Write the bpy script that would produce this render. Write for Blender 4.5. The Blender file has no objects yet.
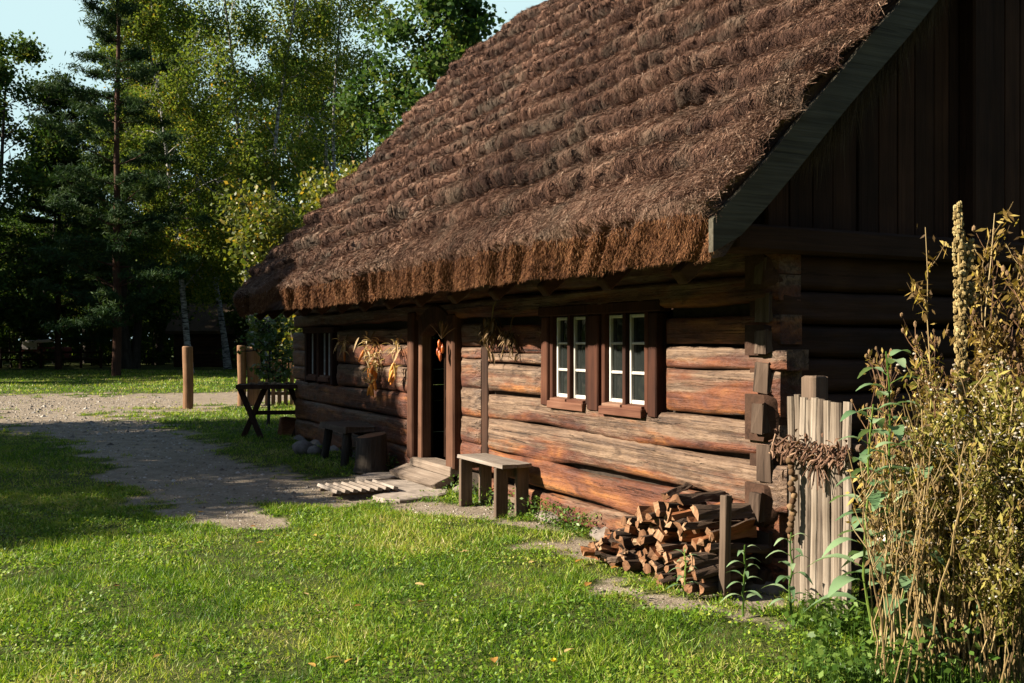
import bpy, math, random
import numpy as np
from mathutils import Vector, Matrix

random.seed(7)
RNG = np.random.default_rng(11)
sc = bpy.context.scene
COL = sc.collection
rad = math.radians

# ------------------------------------------------------------------ noise
def h01(ix, iy, seed=0):
    ix = np.asarray(ix).astype(np.int64); iy = np.asarray(iy).astype(np.int64)
    n = (ix * 374761393 + iy * 668265263 + seed * 974711) & 0xffffffff
    n = ((n ^ (n >> 13)) * 1274126177) & 0xffffffff
    n = (n ^ (n >> 16)) & 0xffffffff
    n = ((n ^ (n >> 11)) * 2246822519) & 0xffffffff
    return ((n ^ (n >> 15)) & 0xffffff) / float(0xffffff)

def vn(x, y, seed=0):
    x = np.asarray(x, float); y = np.asarray(y, float)
    ix = np.floor(x); iy = np.floor(y)
    fx = x - ix; fy = y - iy
    fx = fx * fx * (3 - 2 * fx); fy = fy * fy * (3 - 2 * fy)
    a = h01(ix, iy, seed); b = h01(ix + 1, iy, seed)
    c = h01(ix, iy + 1, seed); d = h01(ix + 1, iy + 1, seed)
    return (a * (1 - fx) + b * fx) * (1 - fy) + (c * (1 - fx) + d * fx) * fy

def fbm(x, y, seed=0, o=3):
    s = 0; a = 1; t = 0
    for k in range(o):
        s = s + a * vn(x * 2 ** k, y * 2 ** k, seed + 17 * k); t += a; a *= .5
    return s / t

def smooth(a, b, x):
    t = np.clip((x - a) / (b - a), 0, 1)
    return t * t * (3 - 2 * t)

# ------------------------------------------------------------------ mesh helpers
def np_mesh(name, V, F, mats, attrs=None, smooth_=False, mi=None):
    """V (n,3); F = array (m,k) or list of such arrays"""
    me = bpy.data.meshes.new(name)
    V = np.ascontiguousarray(V, np.float32)
    Fs = F if isinstance(F, list) else [F]
    Fs = [np.asarray(f, np.int32) for f in Fs if len(f)]
    loops = np.concatenate([f.ravel() for f in Fs])
    tot = np.concatenate([np.full(len(f), f.shape[1], np.int32) for f in Fs])
    start = np.concatenate([[0], np.cumsum(tot)[:-1]]).astype(np.int32)
    me.vertices.add(len(V)); me.vertices.foreach_set('co', V.ravel())
    me.loops.add(len(loops)); me.loops.foreach_set('vertex_index', loops)
    me.polygons.add(len(tot)); me.polygons.foreach_set('loop_start', start)
    try: me.polygons.foreach_set('loop_total', tot)
    except Exception: pass
    if mi is not None: me.polygons.foreach_set('material_index', np.asarray(mi, np.int32))
    me.polygons.foreach_set('use_smooth', np.full(len(tot), bool(smooth_)))
    me.update(calc_edges=True)
    for m in (mats if isinstance(mats, (list, tuple)) else [mats]): me.materials.append(m)
    for k, a in (attrs or {}).items():
        at = me.attributes.new(k, 'FLOAT', 'POINT')
        at.data.foreach_set('value', np.ascontiguousarray(a, np.float32))
    return me

def link(name, me, parent=None, loc=None, rotz=None):
    o = bpy.data.objects.new(name, me); COL.objects.link(o)
    if parent is not None: o.parent = parent
    if loc is not None: o.location = loc
    if rotz is not None: o.rotation_euler = (0, 0, rotz)
    return o

def tag(o, label=None, cat=None, group=None, kind=None):
    if label: o['label'] = label
    if cat: o['category'] = cat
    if group: o['group'] = group
    if kind: o['kind'] = kind
    return o

def empty(name, loc=(0, 0, 0), rotz=0, label=None, cat=None, group=None):
    o = bpy.data.objects.new(name, None); COL.objects.link(o)
    o.empty_display_size = .2
    o.location = loc; o.rotation_euler = (0, 0, rotz)
    return tag(o, label, cat, group)

def copy_tree(o, loc=None, rotz=None, scale=None, label=None):
    r = o.copy(); COL.objects.link(r)
    for ch in o.children:
        c = ch.copy(); COL.objects.link(c); c.parent = r
        for g in ch.children:
            d = g.copy(); COL.objects.link(d); d.parent = c
    if loc is not None: r.location = loc
    if rotz is not None: r.rotation_euler = (0, 0, rotz)
    if scale is not None: r.scale = scale if hasattr(scale, '__len__') else (scale,) * 3
    if label: r['label'] = label
    return r

class MB:
    """collects pieces of geometry that become ONE mesh"""
    def __init__(s): s.v = []; s.f3 = []; s.f4 = []; s.a = []; s.n = 0
    def add(s, V, F, rnd=None):
        V = np.asarray(V, float); F = np.asarray(F, int)
        if rnd is None: rnd = random.random()
        s.v.append(V); s.a.append(np.broadcast_to(np.asarray(rnd, float), (len(V),)))
        (s.f3 if F.shape[1] == 3 else s.f4).append(F + s.n); s.n += len(V)
    def box(s, c, d, rz=0, rx=0, ry=0, jit=0, rnd=None, taper=1, bevel=None):
        """bevelled box of size d centred at c"""
        dx, dy, dz = [q / 2 for q in d]
        b = min(dx, dy, dz) * .22 if bevel is None else bevel
        b = min(b, dx * .45, dy * .45, dz * .45)
        pts = []
        for z, ins in ((-dz, b), (-dz + b, 0), (dz - b, 0), (dz, b)):
            X, Y = dx - ins, dy - ins
            tp = taper if z > 0 else 1
            X *= tp; Y *= tp
            k = b * .9
            pts += [(-X + k, -Y, z), (X - k, -Y, z), (X, -Y + k, z), (X, Y - k, z), (X - k, Y, z), (-X + k, Y, z), (-X, Y - k, z), (-X, -Y + k, z)]
        V = np.array(pts)
        if jit: V = V + np.random.default_rng(s.n + 5).normal(0, jit, V.shape)
        R = np.array((Matrix.Rotation(rz, 3, 'Z') @ Matrix.Rotation(ry, 3, 'Y') @ Matrix.Rotation(rx, 3, 'X')))
        V = V @ R.T + np.array(c)
        F = []
        for k in range(3):
            for i in range(8):
                j = (i + 1) % 8
                F.append((k * 8 + i, k * 8 + j, k * 8 + 8 + j, k * 8 + 8 + i))
        F4 = np.array(F)
        bot = [(0, 7, 2, 1), (7, 6, 3, 2), (6, 5, 4, 3)]
        top = [(24 + 0, 24 + 1, 24 + 2, 24 + 7), (24 + 7, 24 + 2, 24 + 3, 24 + 6), (24 + 6, 24 + 3, 24 + 4, 24 + 5)]
        s.add(V, np.vstack([F4, bot, top]), rnd)
    def tube(s, P, R, n=6, rnd=None, cap=True):
        P = np.asarray(P, float); m = len(P)
        R = np.broadcast_to(np.asarray(R, float), (m,))
        T = np.gradient(P, axis=0); T /= (np.linalg.norm(T, axis=1, keepdims=True) + 1e-9)
        ref = np.array([0, 0, 1.]) if abs(T[0, 2]) < .9 else np.array([1., 0, 0])
        V = []
        for i in range(m):
            a = np.cross(T[i], ref); a /= np.linalg.norm(a) + 1e-9
            b = np.cross(T[i], a); ref = np.cross(a, T[i]) if False else ref
            th = np.arange(n) * 2 * np.pi / n
            V.append(P[i] + R[i] * (np.cos(th)[:, None] * a + np.sin(th)[:, None] * b))
        V = np.vstack(V)
        i = np.arange(n); j = (i + 1) % n
        F = np.vstack([np.stack([k * n + i, k * n + j, (k + 1) * n + j, (k + 1) * n + i], 1) for k in range(m - 1)])
        s.add(V, F, rnd)
        if cap:
            for k, sgn in ((0, 1), (m - 1, -1)):
                c = np.vstack([V[k * n:(k + 1) * n], P[k]])
                f = np.stack([j, i, np.full(n, n)], 1) if sgn == 1 else np.stack([i, j, np.full(n, n)], 1)
                s.add(c, f, rnd if rnd is not None else .5)
    def blob(s, c, r, rnd=None, seed=0, amp=.15, nu=8, nv=6):
        th = np.linspace(0, 2 * np.pi, nu, endpoint=False); ph = np.linspace(.12, np.pi - .12, nv)
        g = np.random.default_rng(seed)
        V = []
        for p in ph:
            for t in th: V.append((math.sin(p) * math.cos(t), math.sin(p) * math.sin(t), math.cos(p)))
        V = np.array(V) * (1 + g.normal(0, amp, (nu * nv, 1))) * np.asarray(r) + np.asarray(c)
        i = np.arange(nu); j = (i + 1) % nu
        F = np.vstack([np.stack([k * nu + i, (k + 1) * nu + i, (k + 1) * nu + j, k * nu + j], 1) for k in range(nv - 1)])
        s.add(V, F, rnd)
        for k, fl in ((0, 0), (nv - 1, 1)):
            ring = V[k * nu:(k + 1) * nu]
            cc = np.vstack([ring, ring.mean(0)])
            f = np.stack([i, j, np.full(nu, nu)], 1) if not fl else np.stack([j, i, np.full(nu, nu)], 1)
            s.add(cc, f, rnd)
    def mesh(s, name, mat, smooth_=False):
        F = []
        if s.f4: F.append(np.vstack(s.f4))
        if s.f3: F.append(np.vstack(s.f3))
        return np_mesh(name, np.vstack(s.v), F, mat, {'rnd': np.concatenate(s.a)}, smooth_)
    def build(s, name, mat, parent=None, loc=None, rotz=None, smooth_=False):
        return link(name, s.mesh(name, mat, smooth_), parent, loc, rotz)

def unit(v): return v / (np.linalg.norm(v, axis=-1, keepdims=True) + 1e-9)

def leaves_np(C, size, g, up=.5, asp=.55, droop=0.):
    """rhombic leaves at centres C, returns V,F"""
    n = len(C)
    size = np.broadcast_to(np.asarray(size, float), (n,))[:, None]
    N = unit(g.normal(0, 1, (n, 3)) + np.array([0, 0, up * 2]))
    A = g.normal(0, 1, (n, 3)) + np.array([0, 0, -droop])
    A = unit(A - (A * N).sum(1, keepdims=True) * N)
    B = np.cross(N, A)
    V = np.stack([C - A * size * .5, C + B * size * asp * .5 - A * size * .05, C + A * size * .5, C - B * size * asp * .5 - A * size * .05], 1).reshape(-1, 3)
    F = np.arange(4 * n).reshape(n, 4)
    return V, F

def blades(P, D, L, W, g):
    """triangular blades at P along D (unit) of length L, width W"""
    n = len(P)
    S = np.cross(D, g.normal(0, 1, (n, 3))); S = unit(S)
    L = np.broadcast_to(L, (n,))[:, None]; W = np.broadcast_to(W, (n,))[:, None]
    V = np.stack([P - S * W * .5, P + S * W * .5, P + D * L], 1).reshape(-1, 3)
    return V, np.arange(3 * n).reshape(n, 3)

def folded_leaf(base, d, L, W, sag=.35, fold=.25, nx=5):
    """one large leaf with a midrib fold and a sagging tip"""
    d = np.asarray(d, float); d = d / np.linalg.norm(d)
    side = np.cross(d, (0, 0, 1.)); side /= np.linalg.norm(side) + 1e-9
    upv = np.cross(side, d)
    V = []
    for i in range(nx + 1):
        t = i / nx
        w = W * math.sin(math.pi * min(1, t * .93 + .05)) ** .75 * (1 - .35 * t)
        c = np.asarray(base) + d * L * t + np.array([0, 0, -sag * L * t * t])
        V += [c - side * w / 2 + upv * w * fold, c, c + side * w / 2 + upv * w * fold]
    F = []
    for i in range(nx):
        a = i * 3
        F += [(a, a + 1, a + 4, a + 3), (a + 1, a + 2, a + 5, a + 4)]
    return np.array(V), np.array(F)

# ------------------------------------------------------------------ materials
def newmat(name):
    m = bpy.data.materials.new(name); m.use_nodes = True
    nt = m.node_tree; nt.nodes.clear()
    return m, nt

def N(nt, t, **kw):
    n = nt.nodes.new(t)
    for k, v in kw.items():
        if k.startswith('i_'):
            key = k[2:]
            key = int(key) if key.isdigit() else key.replace('_', ' ')
            n.inputs[key].default_value = v
        else: setattr(n, k, v)
    return n

def ramp(nt, fac, stops, interp='LINEAR'):
    r = N(nt, 'ShaderNodeValToRGB'); r.color_ramp.interpolation = interp
    e = r.color_ramp.elements
    while len(e) < len(stops): e.new(.5)
    for k, (p, c) in enumerate(stops):
        e[k].position = p; e[k].color = (*c, 1) if len(c) == 3 else c
    nt.links.new(fac, r.inputs[0]); return r.outputs[0]

def noise(nt, vec, scale, detail=4, rough=.55, dist=0):
    n = N(nt, 'ShaderNodeTexNoise'); n.inputs['Scale'].default_value = scale
    n.inputs['Detail'].default_value = detail; n.inputs['Roughness'].default_value = rough
    n.inputs['Distortion'].default_value = dist
    if vec is not None: nt.links.new(vec, n.inputs['Vector'])
    return n.outputs['Fac']

def objco(nt, scale=(1, 1, 1)):
    tc = N(nt, 'ShaderNodeTexCoord'); mp = N(nt, 'ShaderNodeMapping')
    mp.inputs['Scale'].default_value = scale
    nt.links.new(tc.outputs['Object'], mp.inputs['Vector']); return mp.outputs[0]

def mixc(nt, fac, a, b, mode='MIX'):
    m = N(nt, 'ShaderNodeMix', data_type='RGBA', blend_type=mode)
    for sock, v in ((m.inputs[0], fac), (m.inputs[6], a), (m.inputs[7], b)):
        if isinstance(v, (int, float)): sock.default_value = v
        elif isinstance(v, tuple): sock.default_value = (*v, 1)
        else: nt.links.new(v, sock)
    return m.outputs[2]

def attr(nt, name):
    a = N(nt, 'ShaderNodeAttribute', attribute_name=name); return a.outputs['Fac']

def mathn(nt, op, a, b=None):
    m = N(nt, 'ShaderNodeMath', operation=op)
    for k, v in enumerate((a, b)):
        if v is None: continue
        if isinstance(v, (int, float)): m.inputs[k].default_value = v
        else: nt.links.new(v, m.inputs[k])
    return m.outputs[0]

def finish(m, nt, col, rough=.85, bump=None, bstr=.4, bdist=.01, spec=.2, transl=None):
    b = N(nt, 'ShaderNodeBsdfPrincipled')
    b.inputs['Roughness'].default_value = rough
    b.inputs['Specular IOR Level'].default_value = spec
    if isinstance(col, tuple): b.inputs['Base Color'].default_value = (*col, 1)
    else: nt.links.new(col, b.inputs['Base Color'])
    if bump is not None:
        bp = N(nt, 'ShaderNodeBump'); bp.inputs['Strength'].default_value = bstr; bp.inputs['Distance'].default_value = bdist
        nt.links.new(bump, bp.inputs['Height']); nt.links.new(bp.outputs[0], b.inputs['Normal'])
    out = N(nt, 'ShaderNodeOutputMaterial')
    sh = b.outputs[0]
    if transl:
        t = N(nt, 'ShaderNodeBsdfTranslucent')
        if isinstance(col, tuple): t.inputs[0].default_value = (*col, 1)
        else: nt.links.new(mixc(nt, 1.0, col, transl[1], 'MULTIPLY'), t.inputs[0])
        mx = N(nt, 'ShaderNodeMixShader'); mx.inputs[0].default_value = transl[0]
        nt.links.new(sh, mx.inputs[1]); nt.links.new(t.outputs[0], mx.inputs[2]); sh = mx.outputs[0]
    nt.links.new(sh, out.inputs[0]); return m

def mat_leaf(name, stops, transl=.35, rough=.5, spec=.3, tint=(1.3, 1.3, .7)):
    m, nt = newmat(name)
    return finish(m, nt, ramp(nt, attr(nt, 'rnd'), stops), rough, spec=spec, transl=(transl, tint))

def mat_wood(name, stops, along='y', scale=1., grain=.5, crack=.5, rough=.85, bdist=.006, hi=26, spec=.15):
    """weathered wood, grain runs along the axis"""
    m, nt = newmat(name)
    lo, hi = .9 * scale, hi * scale
    s = {'x': (lo, hi, hi), 'y': (hi, lo, hi), 'z': (hi, hi, lo)}[along]
    v = objco(nt, s)
    r = attr(nt, 'rnd')
    off = N(nt, 'ShaderNodeVectorMath', operation='ADD'); nt.links.new(v, off.inputs[0])
    cmb = N(nt, 'ShaderNodeCombineXYZ')
    for k in range(3): nt.links.new(mathn(nt, 'MULTIPLY', r, 37.0 + 11 * k), cmb.inputs[k])
    nt.links.new(cmb.outputs[0], off.inputs[1]); v = off.outputs[0]
    g = noise(nt, v, 1.0, 6, .65, .6)
    big = noise(nt, objco(nt, (2.2, 2.2, 2.2)), 1.0, 3, .5)
    f = mathn(nt, 'ADD', mathn(nt, 'MULTIPLY', big, .55), mathn(nt, 'MULTIPLY', g, .35))
    f = mathn(nt, 'ADD', f, mathn(nt, 'MULTIPLY', mathn(nt, 'SUBTRACT', r, .5), .28))
    col = ramp(nt, f, stops)
    ck = ramp(nt, noise(nt, v, .55, 5, .7, .9), [(.30, (.08, .07, .06)), (.42, (1, 1, 1))])
    col = mixc(nt, crack, col, ck, 'MULTIPLY')
    gg = ramp(nt, g, [(.25, (.45, .42, .4)), (.6, (1, 1, 1))])
    col = mixc(nt, grain, col, gg, 'MULTIPLY')
    h = mathn(nt, 'ADD', g, mathn(nt, 'MULTIPLY', noise(nt, v, .55, 5, .7, .9), 1.2))
    return finish(m, nt, col, rough, h, .8, bdist, spec)

# hewn log wall: grey weathered upper faces, reddish orange lower faces
def mat_logs():
    m, nt = newmat('hewn_log_wood')
    r = attr(nt, 'rnd'); q = attr(nt, 'q')
    v = objco(nt, (30, .9, 30))
    off = N(nt, 'ShaderNodeVectorMath', operation='ADD'); nt.links.new(v, off.inputs[0])
    cmb = N(nt, 'ShaderNodeCombineXYZ')
    for k in range(3): nt.links.new(mathn(nt, 'MULTIPLY', r, 57.0 + 13 * k), cmb.inputs[k])
    nt.links.new(cmb.outputs[0], off.inputs[1]); v = off.outputs[0]
    g = noise(nt, v, 1.0, 7, .68, .5)
    pat = noise(nt, objco(nt, (3, 1.1, 5)), 1.0, 4, .6, .7)
    pat2 = noise(nt, objco(nt, (2.5, .8, 6)), 1.0, 5, .65, .4)
    low = ramp(nt, pat, [(.28, (.030, .011, .007)), (.43, (.095, .028, .012)), (.55, (.155, .050, .016)), (.66, (.26, .10, .026)), (.78, (.34, .17, .055))])
    high = ramp(nt, g, [(.25, (.036, .020, .012)), (.45, (.105, .062, .037)), (.65, (.20, .132, .084))])
    w = mathn(nt, 'ADD', mathn(nt, 'ADD', mathn(nt, 'ADD', mathn(nt, 'MULTIPLY', q, .6), .2), mathn(nt, 'MULTIPLY', mathn(nt, 'SUBTRACT', pat2, .5), 2.0)), mathn(nt, 'MULTIPLY', mathn(nt, 'SUBTRACT', r, .5), .75))
    wf = ramp(nt, w, [(.50, (0, 0, 0)), (.78, (1, 1, 1))])
    col = mixc(nt, wf, low, high)
    gg = ramp(nt, g, [(.28, (.38, .34, .30)), (.55, (1, 1, 1))])
    col = mixc(nt, .8, col, gg, 'MULTIPLY')
    n2 = noise(nt, v, .42, 7, .8, 1.6)
    ck = ramp(nt, n2, [(.355, (.04, .03, .025)), (.405, (1, 1, 1))])
    col = mixc(nt, .95, col, ck, 'MULTIPLY')
    # knots and stains
    st = ramp(nt, noise(nt, objco(nt, (7, 4, 9)), 1.0, 3, .5, .3), [(.27, (.25, .18, .14)), (.40, (1, 1, 1))])
    col = mixc(nt, .7, col, st, 'MULTIPLY')
    ax_n = noise(nt, objco(nt, (16, 9, 16)), 1.0, 3, .6)
    col = mixc(nt, .55, col, ramp(nt, ax_n, [(.3, (.55, .5, .46)), (.6, (1, 1, 1))]), 'MULTIPLY')
    h = mathn(nt, 'ADD', mathn(nt, 'ADD', g, mathn(nt, 'MULTIPLY', ck, .9)), mathn(nt, 'MULTIPLY', ax_n, .8))
    return finish(m, nt, col, .62, h, 1.0, .02, .35)

M = {}
M['logs'] = mat_logs()
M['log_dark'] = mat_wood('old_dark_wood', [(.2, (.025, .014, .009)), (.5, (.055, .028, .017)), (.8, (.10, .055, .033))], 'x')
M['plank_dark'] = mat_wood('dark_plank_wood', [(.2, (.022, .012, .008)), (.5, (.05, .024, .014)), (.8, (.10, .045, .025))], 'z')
M['frame'] = mat_wood('red_brown_frame_wood', [(.25, (.022, .009, .006)), (.5, (.055, .020, .011)), (.8, (.115, .048, .026))], 'z')
M['sill'] = mat_wood('worn_sill_wood', [(.25, (.08, .03, .018)), (.5, (.15, .07, .043)), (.8, (.27, .18, .125))], 'y')
M['white'] = mat_wood('worn_white_paint', [(.2, (.30, .28, .24)), (.45, (.52, .50, .46)), (.8, (.62, .60, .57))], 'z', grain=.5, crack=.5, rough=.6, bdist=.002)
M['jamb'] = mat_wood('door_jamb_wood', [(.25, (.05, .021, .012)), (.5, (.11, .053, .031)), (.8, (.21, .125, .078))], 'z')
M['board_green'] = mat_wood('grey_green_board', [(.2, (.050, .044, .032)), (.5, (.095, .086, .063)), (.8, (.15, .138, .10))], 'x', scale=1.2, grain=.8, crack=.9)
M['grey_y'] = mat_wood('pale_grey_wood', [(.2, (.12, .095, .075)), (.5, (.22, .185, .155)), (.8, (.32, .285, .25))], 'y', grain=.55, hi=40)
M['grey_x'] = mat_wood('pale_grey_wood_cross', [(.2, (.12, .095, .075)), (.5, (.22, .185, .155)), (.8, (.32, .285, .25))], 'x', grain=.55, hi=40)
M['grey_z'] = mat_wood('pale_grey_upright_wood', [(.25, (.075, .056, .042)), (.45, (.175, .14, .105)), (.7, (.33, .28, .225))], 'z', grain=.85, crack=.9, hi=60, bdist=.008)
M['leg'] = mat_wood('bench_leg_wood', [(.2, (.06, .042, .030)), (.5, (.125, .088, .062)), (.8, (.22, .17, .128))], 'z', grain=.6)
M['worn_step'] = mat_wood('worn_step_wood', [(.2, (.10, .075, .055)), (.5, (.20, .155, .12)), (.8, (.31, .26, .21))], 'y', grain=.7, crack=.8, hi=45)
M['logend_old'] = mat_wood('old_log_end', [(.2, (.035, .022, .015)), (.5, (.08, .054, .038)), (.8, (.15, .11, .08))], 'z', grain=.7, crack=.8)
M['post'] = mat_wood('post_wood', [(.2, (.10, .05, .026)), (.5, (.20, .11, .058)), (.8, (.30, .195, .115))], 'z', grain=.6)
M['bark'] = mat_wood('log_bark', [(.2, (.03, .02, .014)), (.5, (.085, .056, .038)), (.8, (.18, .125, .09))], 'x', grain=.8, crack=.8, bdist=.015, hi=60)
M['split'] = mat_wood('split_firewood', [(.2, (.09, .032, .014)), (.45, (.22, .085, .034)), (.75, (.36, .18, .085))], 'x', grain=.6, hi=60)
M['logend'] = mat_wood('firewood_end', [(.2, (.05, .024, .013)), (.42, (.19, .095, .047)), (.72, (.40, .27, .165))], 'z', grain=.5, hi=50)
M['trunk'] = mat_wood('tree_bark', [(.2, (.025, .02, .015)), (.5, (.06, .048, .036)), (.8, (.11, .09, .07))], 'z', grain=.8, crack=.7, hi=12, bdist=.03)
M['pinetrunk'] = mat_wood('pine_bark', [(.2, (.03, .016, .011)), (.5, (.075, .036, .021)), (.8, (.13, .065, .038))], 'z', grain=.7, crack=.7, hi=10, bdist=.03)
def mat_birch():
    m, nt = newmat('birch_bark')
    f = noise(nt, objco(nt, (3, 3, 14)), 1.0, 4, .6)
    return finish(m, nt, ramp(nt, f, [(.40, (.03, .026, .022)), (.52, (.24, .235, .22)), (.75, (.38, .37, .345))]), .8)
M['birchtrunk'] = mat_birch()

def mat_thatch(name, stops):
    m, nt = newmat(name)
    r = attr(nt, 'rnd')
    p = noise(nt, objco(nt, (1.3, .9, 1.3)), 1.0, 4, .6)
    fine = noise(nt, objco(nt, (90, 60, 90)), 1.0, 3, .7)
    mo = noise(nt, objco(nt, (1.8, 1.4, 1.8)), 1.0, 5, .65)
    f = mathn(nt, 'ADD', mathn(nt, 'MULTIPLY', r, .55), mathn(nt, 'MULTIPLY', p, .45))
    col = ramp(nt, f, stops)
    if name == 'weathered_thatch':
        col = mixc(nt, ramp(nt, mo, [(.50, (0, 0, 0)), (.66, (.6, .6, .6))]), col, mixc(nt, .6, col, (.17, .15, .11)))
    col = mixc(nt, .7, col, ramp(nt, fine, [(.3, (.35, .32, .30)), (.6, (1, 1, 1))]), 'MULTIPLY')
    return finish(m, nt, col, .8, fine, .9, .02, .15)
M['thatch'] = mat_thatch('weathered_thatch', [(.18, (.034, .016, .011)), (.40, (.125, .064, .041)), (.57, (.245, .140, .092)), (.76, (.37, .245, .170)), (.92, (.55, .43, .33))])
M['butt'] = mat_thatch('reddish_thatch_ends', [(.2, (.055, .022, .012)), (.45, (.16, .068, .030)), (.65, (.28, .125, .052)), (.85, (.40, .22, .105))])
M['straw_dark'] = mat_thatch('old_hanging_straw', [(.2, (.05, .036, .022)), (.5, (.13, .09, .055)), (.8, (.25, .185, .12))])

def mat_simple(name, col, rough=.8, var=.35, sc_=12, spec=.2):
    m, nt = newmat(name)
    f = noise(nt, objco(nt), sc_, 4, .6)
    a = tuple(c * (1 - var) for c in col); b = tuple(min(1, c * (1 + var)) for c in col)
    return finish(m, nt, ramp(nt, f, [(.3, a), (.7, b)]), rough, f, .4, .01, spec)

M['stone'] = mat_simple('flagstone', (.24, .20, .165), .9, .35, 9)
M['fieldstone'] = mat_simple('field_stone', (.15, .125, .105), .9, .35, 14)
M['palewood'] = mat_simple('pale_limb', (.62, .56, .48), .8, .2, 7)
M['moss'] = mat_simple('chinking', (.03, .022, .016), .95, .4, 20)
def mat_glass():
    m, nt = newmat('old_window_glass')
    b = N(nt, 'ShaderNodeBsdfPrincipled')
    b.inputs['Base Color'].default_value = (.012, .014, .013, 1); b.inputs['Roughness'].default_value = .06
    b.inputs['Specular IOR Level'].default_value = .5
    bp = N(nt, 'ShaderNodeBump'); bp.inputs['Strength'].default_value = .25; bp.inputs['Distance'].default_value = .02
    nt.links.new(noise(nt, objco(nt), 5, 1), bp.inputs['Height']); nt.links.new(bp.outputs[0], b.inputs['Normal'])
    o = N(nt, 'ShaderNodeOutputMaterial'); nt.links.new(b.outputs[0], o.inputs[0]); return m
M['glass'] = mat_glass()

M['grass'] = mat_leaf('grass_blades', [(0, (.034, .085, .007)), (.35, (.105, .20, .013)), (.6, (.21, .29, .024)), (.8, (.31, .33, .055)), (1, (.43, .37, .16))], .35, .5, .25, (1.2, 1.3, .6))
M['weed'] = mat_leaf('weed_leaves', [(0, (.028, .070, .010)), (.5, (.075, .14, .020)), (1, (.16, .23, .045))], .3, .45)
M['decid'] = mat_leaf('broad_leaves', [(0, (.018, .042, .009)), (.5, (.042, .078, .015)), (.85, (.085, .115, .020)), (1, (.15, .15, .03))], .35, .7, .08)
M['birch'] = mat_leaf('birch_leaves', [(0, (.042, .078, .014)), (.5, (.105, .145, .024)), (.85, (.19, .20, .030)), (.97, (.27, .21, .035)), (1, (.38, .23, .03))], .45, .7, .08)
M['pine'] = mat_leaf('pine_needles', [(0, (.010, .026, .010)), (.5, (.026, .052, .018)), (1, (.060, .085, .026))], .2, .7, .08)
M['yellow'] = mat_leaf('yellowing_leaves', [(0, (.045, .070, .012)), (.45, (.095, .115, .018)), (.8, (.19, .165, .025)), (1, (.36, .23, .035))], .42, .45)
M['maple'] = mat_leaf('maple_leaves', [(0, (.022, .055, .012)), (.5, (.050, .095, .020)), (.9, (.10, .13, .026)), (1, (.20, .19, .035))], .38, .65, .12)
M['vine'] = mat_leaf('vine_leaves', [(0, (.035, .075, .018)), (.6, (.085, .135, .035)), (1, (.17, .19, .05))], .35, .5)
M['ochre'] = mat_leaf('dry_ochre_leaves', [(0, (.06, .035, .014)), (.4, (.16, .10, .030)), (.7, (.28, .19, .048)), (1, (.42, .32, .09))], .35, .6, .15)
M['olive'] = mat_leaf('small_olive_leaves', [(0, (.075, .080, .014)), (.5, (.18, .165, .032)), (1, (.36, .30, .085))], .35, .6, .15)
M['bigleaf'] = mat_leaf('grey_green_leaves', [(0, (.08, .15, .065)), (.5, (.15, .235, .115)), (1, (.25, .33, .18))], .25, .42, .4, (1.1, 1.2, .7))
M['fluff'] = mat_leaf('white_dry_flowers', [(0, (.26, .22, .16)), (1, (.52, .48, .40))], .2, .8, .1, (1, 1, .9))
M['dryhead'] = mat_leaf('brown_seed_heads', [(0, (.07, .04, .022)), (1, (.20, .13, .07))], .05, .9, .05)
M['mullein'] = mat_leaf('mullein_spike', [(0, (.12, .085, .035)), (.6, (.26, .19, .08)), (1, (.38, .31, .15))], .1, .9, .05)
M['cane'] = mat_leaf('dry_canes', [(0, (.085, .055, .025)), (.5, (.21, .145, .062)), (1, (.37, .28, .14))], .02, .7, .15)
M['darkcane'] = mat_leaf('dark_stems', [(0, (.05, .028, .02)), (.5, (.11, .06, .035)), (1, (.22, .12, .06))], .02, .7, .15)
M['vinedry'] = mat_leaf('dry_garland', [(0, (.06, .03, .02)), (.5, (.15, .085, .055)), (1, (.28, .18, .12))], .15, .8, .1)
M['husk'] = mat_leaf('corn_husk', [(0, (.30, .20, .10)), (.5, (.46, .33, .18)), (1, (.60, .48, .30))], .3, .7, .15)
M['corn'] = mat_leaf('corn_cob', [(0, (.40, .11, .015)), (.5, (.55, .17, .02)), (1, (.60, .28, .05))], .0, .5, .3)
M['pepper'] = mat_leaf('orange_pepper', [(0, (.25, .045, .012)), (1, (.42, .11, .022))], .0, .35, .5)
M['herb'] = mat_leaf('dried_herbs', [(0, (.05, .035, .02)), (.6, (.14, .09, .05)), (1, (.30, .20, .11))], .1, .8, .1)
M['grit'] = mat_leaf('grit', [(0, (.08, .065, .05)), (.6, (.24, .21, .17)), (1, (.42, .38, .33))], .0, .9, .1)
M['fallen'] = mat_leaf('fallen_leaf', [(0, (.28, .13, .03)), (.5, (.42, .27, .06)), (1, (.50, .40, .22))], .2, .6, .2)
M['dandelion'] = mat_leaf('yellow_petals', [(0, (.65, .42, .02)), (1, (.75, .55, .03))], .2, .6, .2)
M['cart_red'] = mat_simple('faded_red_paint', (.22, .05, .045), .6, .3, 4)
M['cart_white'] = mat_simple('pale_canvas', (.75, .68, .63), .8, .15, 3)
M['iron'] = mat_simple('dark_iron', (.05, .045, .04), .6, .3, 10)

# ------------------------------------------------------------------ camera, sun, sky
cam = bpy.data.cameras.new('camera'); co = bpy.data.objects.new('camera', cam); COL.objects.link(co)
cam.sensor_width = 36; cam.lens = 995 * 36 / 1024; cam.shift_y = 1.5 / 1024
cam.clip_end = 2000; cam.clip_start = .05
co.location = (0, 0, 1.6); co.rotation_euler = (rad(90), 0, 0)
sc.camera = co

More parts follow.
